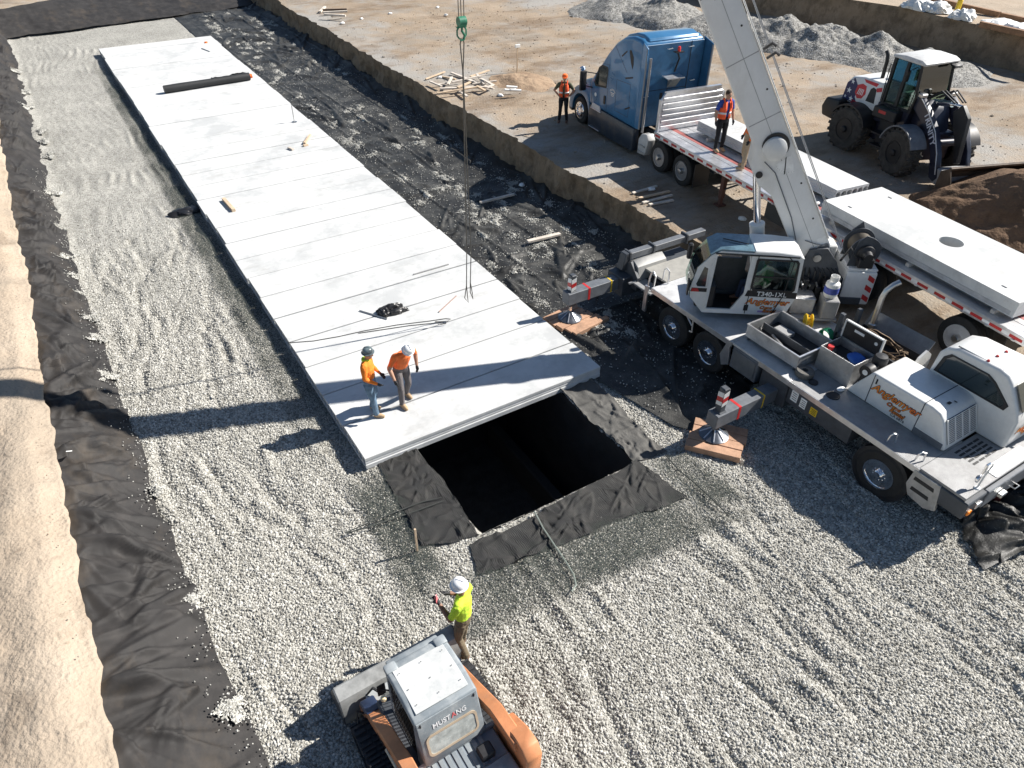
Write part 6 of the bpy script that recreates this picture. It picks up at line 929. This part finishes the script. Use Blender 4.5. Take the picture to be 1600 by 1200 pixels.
rs0, rs1 = V3((-.46, 2.0)), V3((-.76, 1.32)); rd = (rs1 - rs0); rn = V3((rd[1], -rd[0])) / np.linalg.norm(rd)
def RP(t, o): q = rs0 + rd * t + rn * o; return (q[0], q[1])
SK('rear_panel', pr([RP(-.02, 0), RP(1.02, 0), RP(1.02, -.03), RP(-.02, -.03)] if rn[0] < 0 else [RP(-.02, 0), RP(1.02, 0), RP(1.02, .03), RP(-.02, .03)], 'x', -.50, .50, .01), sgrey, kb)
sg = 1 if rn[0] < 0 else -1
def rr_(w_, h_, r_, n=6): return [(cx * (w_ - r_) + r_ * math.cos(a), cy_ * (h_ - r_) + r_ * math.sin(a)) for cx, cy_, a0 in ((1, 1, 0), (-1, 1, 1.571), (-1, -1, 3.142), (1, -1, 4.712)) for a in np.linspace(a0, a0 + 1.571, n)]
rc = rs0 + rd * .62; upv = (0, -rd[0], -rd[1]); rtv = (1, 0, 0); nvo = rn * sg
SK('rear_window_frame', place(pr(rr_(.42, .19, .09), 'z', 0, .02, holes=[rr_(.385, .155, .07)[::-1]]), (0, rc[0] + nvo[0] * .002, rc[1] + nvo[1] * .002), rtv, upv), M('tan_seal', (.45, .36, .26), .6), kb); SK('rear_window', place(pr(rr_(.39, .16, .07), 'z', 0, .008), (0, rc[0] + nvo[0] * .003, rc[1] + nvo[1] * .003), rtv, upv), M('dusty_glass', (.38, .40, .38), .25, var=.3, scale=9, coat=.3), kb)
tc_ = rs0 + rd * .22; lw = M('lettering_white', (.75, .75, .75), .5)
for tx, x_, m_ in (('MUST', -.125, lw), ('A', .0765, M('lettering_pink', (.7, .15, .15), .5)), ('NG', .20, lw)): SK('lettering', place(textmesh(tx, .115, 0, .002, .001), (x_, tc_[0] + nvo[0] * .008, tc_[1] + nvo[1] * .008), rtv, upv), m_, kb)
SK('roof_slot', sum([bx(s * .44 - .012, s * .44 + .012, -.49, -.43, 1.9, 1.99, .005) for s in (-1, 1)], []), black, kb); SK('seat', bx(-.25, .25, -.3, .15, 1.0, 1.16, .04) + bx(-.24, .24, -.34, -.24, 1.14, 1.6, .04), black, kb)
SK('side_mirror', bx(-.66, -.52, .92, .94, 1.35, 1.6, .02) + tb([(-.5, .85, 1.5), (-.6, .92, 1.5)], .012), black, kb); SK('work_light', ico((-.56, 1.02, 1.06), .05, 2), M('cream_lens', (.8, .65, .4), .3), kb)
bpf = [(1.50, .05), (1.46, .35), (1.55, .62), (1.75, .68), (1.78, .66), (1.6, .58), (1.53, .35), (1.58, .1), (2.12, .035), (2.12, .0)]
sb = SK('bucket', pr(bpf, 'x', -.98, .98), M('bucket_grey', (.26, .265, .26), .5, var=.35, scale=4)); SK('bucket_side', pr([(1.50, .05), (1.46, .35), (1.55, .62), (1.75, .68), (2.12, .0)], 'x', -1.0, -.975) + pr([(1.50, .05), (1.46, .35), (1.55, .62), (1.75, .68), (2.12, .0)], 'x', .975, 1.0), dgrey, sb); SK('quick_coupler', bx(-.62, .62, 1.34, 1.48, .2, .62, .02) + bx(-.6, -.4, 1.2, 1.4, .42, .6, .02), M('coupler_grey', (.35, .37, .37), .5), sb); SK('coupler_hose', tb([(-.4, 1.25, .7), (-.5, 1.42, .75), (-.6, 1.45, .6), (-.55, 1.3, .5)], .022) + tb([(-.7, 1.2, .55), (-.82, 1.3, .62), (-.86, 1.18, .5)], .02), black, sb)
# ------------------------------------------------------------------ loose things
def board(u0, v0, u1, v1, z, w_=.09, h=.045, mat=wood, label='', cat='board', group=None, tilt=0., name='lumber_piece'):
    a = V3((*gpt(u0, v0, z), 0)); b_ = V3((*gpt(u1, v1, z), 0)); d = b_ - a; L = np.linalg.norm(d); o = solo(name, bx(-L / 2, L / 2, -w_ / 2, w_ / 2, 0, h, .004), mat, label, cat, group); c = (a + b_) / 2
    o.location = (c[0], c[1], z); o.rotation_euler = (0, tilt, math.atan2(d[1], d[0])); return o
# scrap lumber heap
rb = random.Random(4); heap = [(665, 124, 695, 113), (680, 133, 720, 128), (688, 141, 760, 136), (683, 146, 745, 138), (706, 128, 760, 118), (705, 116, 750, 131), (735, 120, 764, 111), (745, 118, 757, 132), (752, 124, 772, 134), (715, 137, 735, 130), (728, 126, 772, 138), (716, 142, 730, 152), (745, 136, 758, 142), (760, 138, 770, 134), (700, 132, 706, 122), (690, 120, 712, 126), (738, 132, 776, 128), (672, 128, 690, 136)]
for i, (a, b_, c, d) in enumerate(heap): board(a, b_, c, d, U + .04 + .055 * (i % 5), .08 + .05 * rb.random(), .04 + .03 * rb.random(), woodw if i % 3 else wood, 'weathered lumber offcut jumbled in the scrap heap near the cut bank', 'lumber', 'scrap lumber heap near the bank', rb.uniform(-.06, .06))
for i, (a, b_, c, d) in enumerate([(503, 17, 542, 16), (505, 21, 543, 19), (507, 24, 540, 26), (500, 20, 508, 12), (518, 27, 538, 25)]): board(a, b_, c, d, U + .03 + .09 * (i % 3), .14, .10, woodw if i else M('dark_lumber', (.10, .07, .05), .8), 'lumber length in the small stack far along the cut bank', 'lumber', 'far lumber stack')
for i, (a, b_, c, d) in enumerate([(988, 303, 1026, 292), (998, 311, 1046, 300), (1004, 318, 1050, 306), (1014, 321, 1052, 314)]): board(a, b_, c, d, U + .02, .10, .05, woodw if i != 1 else wood, 'lumber length on the bank edge beside the truck tandem', 'lumber', 'lumber beside the truck')
board(750, 318, 803, 305, .16, .10, .07, woodw, 'pale lumber length lying on the black sheeting halfway along the bank', 'lumber'); board(824, 379, 875, 367, .16, .14, .07, woodw, 'wide pale plank lying on the black sheeting nearest the crane', 'lumber')
board(350, 313, 366, 331, .3, .12, .10, wood, 'short yellowish lumber block on the deck near its shaded edge', 'lumber'); board(476, 226, 485, 213, .3, .10, .09, wood, 'lumber offcut standing out on the deck near the film side', 'lumber'); board(451, 232, 458, 235, .3, .10, .07, woodw, 'tiny lumber offcut on the deck beside the larger one', 'lumber'); board(474, 229, 481, 227, .3, .1, .06, wood, 'short block touching the lumber offcut on the deck', 'lumber')
x, y = gpt(460, 191, .3); solo('steel_post', cy((x, y, .3), (x, y, 1.0), .02, n=10) + lathe([(.12, 0), (.12, .02), (.03, .04)], (x, y, .3), (0, 0, 1), 14), steel, 'slim steel post standing upright on the deck', 'post')
def bar(u0, v0, u1, v1, z, r_, mat, label): solo('steel_bar', cy((*gpt(u0, v0, z), z + r_), (*gpt(u1, v1, z), z + r_), r_, n=8), mat, label, 'bar')
bar(562, 486, 605, 499, .3, .018, steel, 'steel pry bar lying partly under the black bag on the deck'); bar(686, 488, 713, 463, .3, .016, M('rusty_bar', (.3, .2, .17), .6), 'rusty bar lying alone on the deck near the slings'); bar(646, 430, 701, 414, .3, .022, M('grey_bar', (.25, .25, .25), .5), 'long grey bar lying along a deck joint'); bar(315, 76, 328, 81, .3, .02, steel, 'short bar near the far end of the deck')
solo('orange_cap', lathe([(.10, 0), (.08, .06), (.001, .08)], (*gpt(322, 67, .3), .3), (0, 0, 1), 10), helm_o, 'small orange cap near the far end of the deck', 'cap')
# roll of fabric
a = V3((*gpt(258, 146, .3), .48)); b_ = V3((*gpt(391, 125, .3), .48)); rl = thing('fabric_roll', 'long roll of black fabric lying across the far part of the deck', 'fabric roll', tuple((a + b_) / 2 - (0, 0, .18))); c0 = (a + b_) / 2 - (0, 0, .18)
ro = M('rolled_fabric', (.02, .021, .022), .6, var=.3, bump=.3)
mk('roll', mv(tb([a + (b_ - a) * t for t in np.linspace(0, 1, 14)], [.17 + .006 * math.sin(9 * t) for t in np.linspace(0, 1, 14)], 18), -c0), ro, rl); mk('core_tube', mv(cy(b_, b_ + (b_ - a) / np.linalg.norm(b_ - a) * .12, .10), -c0), helm_o, rl)
sx, sy = np.meshgrid(np.linspace(0, 1, 40), np.linspace(0, 1, 12)); P = (a + (b_ - a) * (.55 + .42 * sx[..., None])); P[..., 1] += .12 + .55 * sy * np.sin(np.pi * np.clip(sx * 1.1, 0, 1)) ** .6; P[..., 2] = .33 + .30 * (1 - sy) ** 2 + .10 * ridged(sx * 6, sy * 2, 2, 5); mk('loose_flap', mv(grid(P), -c0), ro, rl, 180)
# black bag
def lump(c, rx, ry, rz_, seed, amp=.35, sub=4):
    v, f = ico((0, 0, 0), 1, sub)[0]; n_ = fbm(v[:, 0] * 2.5 + v[:, 2], v[:, 1] * 2.5 - v[:, 2] * 1.3, 4, seed); n2 = ridged(v[:, 0] * 3 + v[:, 2] * 2, v[:, 1] * 3, 2, seed + 1); v = v * (1 + amp * n_ + .3 * n2)[:, None] * np.array([rx, ry, rz_]); v[:, 2] = np.maximum(v[:, 2], -.02); return [(v + V3(c), f)]
bgm = M('black_bag', (.012, .012, .013), .35, var=.3); x, y = gpt(612, 487, .3)
solo('black_bag', lump((x, y + .12, .32), .33, .10, .13, 31) + lump((x - .22, y, .32), .14, .18, .13, 33) + lump((x + .1, y - .12, .32), .3, .09, .10, 35), bgm, 'crumpled black plastic bag on the deck behind the two workers', 'bag')
# cable loops on the deck
def line(pix, z, r_, mat, label, name='cable', zs=None): solo(name, tb([(*gpt(u, v, z), z + r_ + (zs[i] if zs else 0)) for i, (u, v) in enumerate(pix)], r_, 5), mat, label, 'cable' if name == 'cable' else 'rope')
line([(450, 536), (490, 533), (530, 526), (570, 517), (620, 508), (670, 502), (697, 498), (704, 499), (700, 502), (680, 503), (690, 507), (697, 506), (690, 504), (640, 509), (560, 521)], .3, .009, ropem, 'thin wire looped across the deck behind the two workers')
# stake and strings by the pit
x, y = gpt(652, 861, 0); solo('wood_stake', bx(x - .018, x + .018, y - .018, y + .018, -.1, .62, .003), wood, 'thin wooden stake driven into the gravel left of the pit', 'stake')
rope_d = M('dark_cord', (.05, .055, .05), .8)
line([(540, 833), (575, 818), (620, 800), (660, 785), (690, 778)], .06, .012, rope_d, 'dark cord crossing the left pit mat, upper of two', 'cord'); line([(540, 834), (580, 823), (630, 806), (665, 794), (694, 783)], .06, .012, rope_d, 'dark cord crossing the left pit mat, lower of two', 'cord')
line([(835, 800), (848, 825), (868, 855), (885, 880), (896, 898), (900, 915), (893, 925)], .08, .016, M('pale_strap', (.22, .25, .22), .8), 'pale strap hanging over the long mat in front of the pit', 'cord'); line([(1040, 712), (1060, 735), (1085, 755), (1110, 778), (1138, 806)], .05, .014, rope_d, 'dark cord running over the gravel past the front outrigger mat', 'cord')
# black cloth by the deck edge, litter
x, y = gpt(293, 330, .05); solo('black_scrap', lump((x, y, .04), .45, .25, .10, 41, .6), bgm, 'scrap of black film beside the shaded edge of the deck', 'scrap')
for u, v, z, s, lab in ((128, 630, .55, .2, 'leaf-shaped white scrap on the left fabric above the boom shadow'), (111, 711, .9, .2, 'white scrap on the left fabric just below the boom shadow')):
    x, y = gpt(u, v, z); o = solo('paper_scrap', pr([(-.5 * s, 0), (0, -.28 * s), (.7 * s, .1 * s), (.1 * s, .36 * s)], 'z', 0, .006), paper, lab, 'litter'); o.location = (x, y, z + .1); o.rotation_euler = (0, R_(38), R_(60 if v > 700 else 20))
for i, (u, v, z) in enumerate([(535, 37, U), (565, 30, U), (687, 122, U), (664, 158, .1), (782, 150, U), (801, 136, U), (804, 141, U), (1017, 297, U), (815, 290, .1), (1160, 343, U), (684, 12, U), (697, 24, U), (610, 22, U)]):
    x, y = gpt(u, v, z); g_ = lump((0, 0, 0), .13, .09, .07, 50 + i, .5, 2); solo('litter', g_, paper, 'small white scrap of litter on the dirt near the cut bank', 'litter', 'white litter near the bank', loc=(x, y, z + .02), rz=i * 1.3, smooth=0)
# survey stake
x, y = gpt(808, 113, U); solo('survey_stake', bx(x - .025, x + .025, y - .02, y + .02, U - .1, U + 1.15), wood, 'survey stake with white flag top beside the soil heap', 'stake'); bpy.data.objects['survey_stake']; mk('flag', bx(x - .13, x + .13, y - .03, y + .03, U + 1.08, U + 1.22, .01), paper, bpy.data.objects['survey_stake'])
for i, (u, v) in enumerate(((800, 137), (806, 142), (797, 142))): x, y = gpt(u, v, U + .25); solo('plastic_pipe', cy((x - .25, y + .05, U + .32), (x + .2, y - .1, U + .26), .05, n=10), paper, 'short white plastic pipe on the soil heap by the survey stake', 'pipe', 'pipes on the soil heap')
# red boards and fabric at the crane front
x, y = gpt(1548, 795, 0); rd_ = thing('red_boards', 'pair of dark red boards leaning under the crane front bumper', 'boards', (x, y, 0), R_(15)); dred = M('dark_red_paint', (.28, .04, .035), .5)
for k in range(2): mk('board', rot(bx(-.02, .02, -.06, .06, 0, .72, .006), R_(14 + 4 * k), 'Y') if k == 0 else mv(rot(bx(-.02, .02, -.06, .06, 0, .70, .006), R_(19), 'Y'), (.10, .05, 0)), dred, rd_)
sx, sy = np.meshgrid(np.linspace(0, 1, 70), np.linspace(0, 1, 70)); c = [V3((*gpt(u, v, 0), 0)) for u, v in ((1540, 890), (1640, 850), (1640, 740), (1480, 780))]
sx3, sy3 = sx[..., None], sy[..., None]; P = (c[0] * (1 - sx3) + c[1] * sx3) * (1 - sy3) + (c[3] * (1 - sx3) + c[2] * sx3) * sy3
P[..., 2] = .05 + .30 * np.sin(np.pi * sx ** .7) * np.sin(np.pi * np.clip(sy * 1.1, 0, 1)) * .6 + np.minimum(creases(P[..., 0], P[..., 1], 160, 61, .9, .04, .10, 6, .35, dirs=(1.9, .35)), .3) + gz(P[..., 0], P[..., 1]) * .5; e_ = np.minimum(np.minimum(sx, 1 - sx), np.minimum(sy, 1 - sy)); P[..., 0] += .25 * fbm(sx * 7, sy * 7, 3, 63) * (e_ < .1)
solo('fabric_heap', grid(P), fabR, 'rumpled black fabric heaped on the gravel in front of the crane bumper', 'fabric', smooth=180)
# terrace edge: tarps, timbers, post
tz = TOPZ
for i, (u, v, rx, ry) in enumerate(((1437, 8, .55, .8), (1462, 12, .6, .7), (1505, 24, .45, .5))):
    x, y = gpt(u, v, tz + .2); solo('white_tarp', lump((x, y, tz + .05), rx, ry, .38, 70 + i, .5), M('tarp_white', (.72, .72, .70), .6), ('crumpled white tarp at the terrace edge, left of the yellow post' if i < 2 else 'crumpled white tarp at the terrace edge, right of the yellow post'), 'tarp', 'white tarps on the terrace' if i < 2 else None)
for i, (u, v) in enumerate(((1560, 36), (1590, 43))): x, y = gpt(u, v, tz + .15); solo('white_tarp', lump((x, y, tz + .03), .8, .7, .25, 80 + i, .5), MATS['tarp_white'], 'flat white tarp behind the terrace timber edging', 'tarp', 'tarps behind the timber edging')
x, y = gpt(1492, 26, tz); solo('yellow_post', cy((x, y, tz - .1), (x, y, tz + .75), .13, n=14) + lathe([(.13, 0), (.1, .06), (.001, .08)], (x, y, tz + .75), (0, 0, 1), 14), yellow, 'short yellow post between the white tarps on the terrace', 'post')
tb_ = M('brown_timber', (.27, .15, .08), .8, var=.3)
for i, (a, b_, c_, d, lab) in enumerate(((1450, 2, 1560, 27, 'long brown timber on the terrace behind the white tarps'), (1562, 28, 1640, 45, 'long brown timber continuing behind the flat tarps on the terrace'), (1530, 42, 1650, 68, 'brown timber edging along the lip of the terrace'))): board(a, b_, c_, d, tz + .02, .22, .25, tb_, lab, 'timber', name='timber_edging')
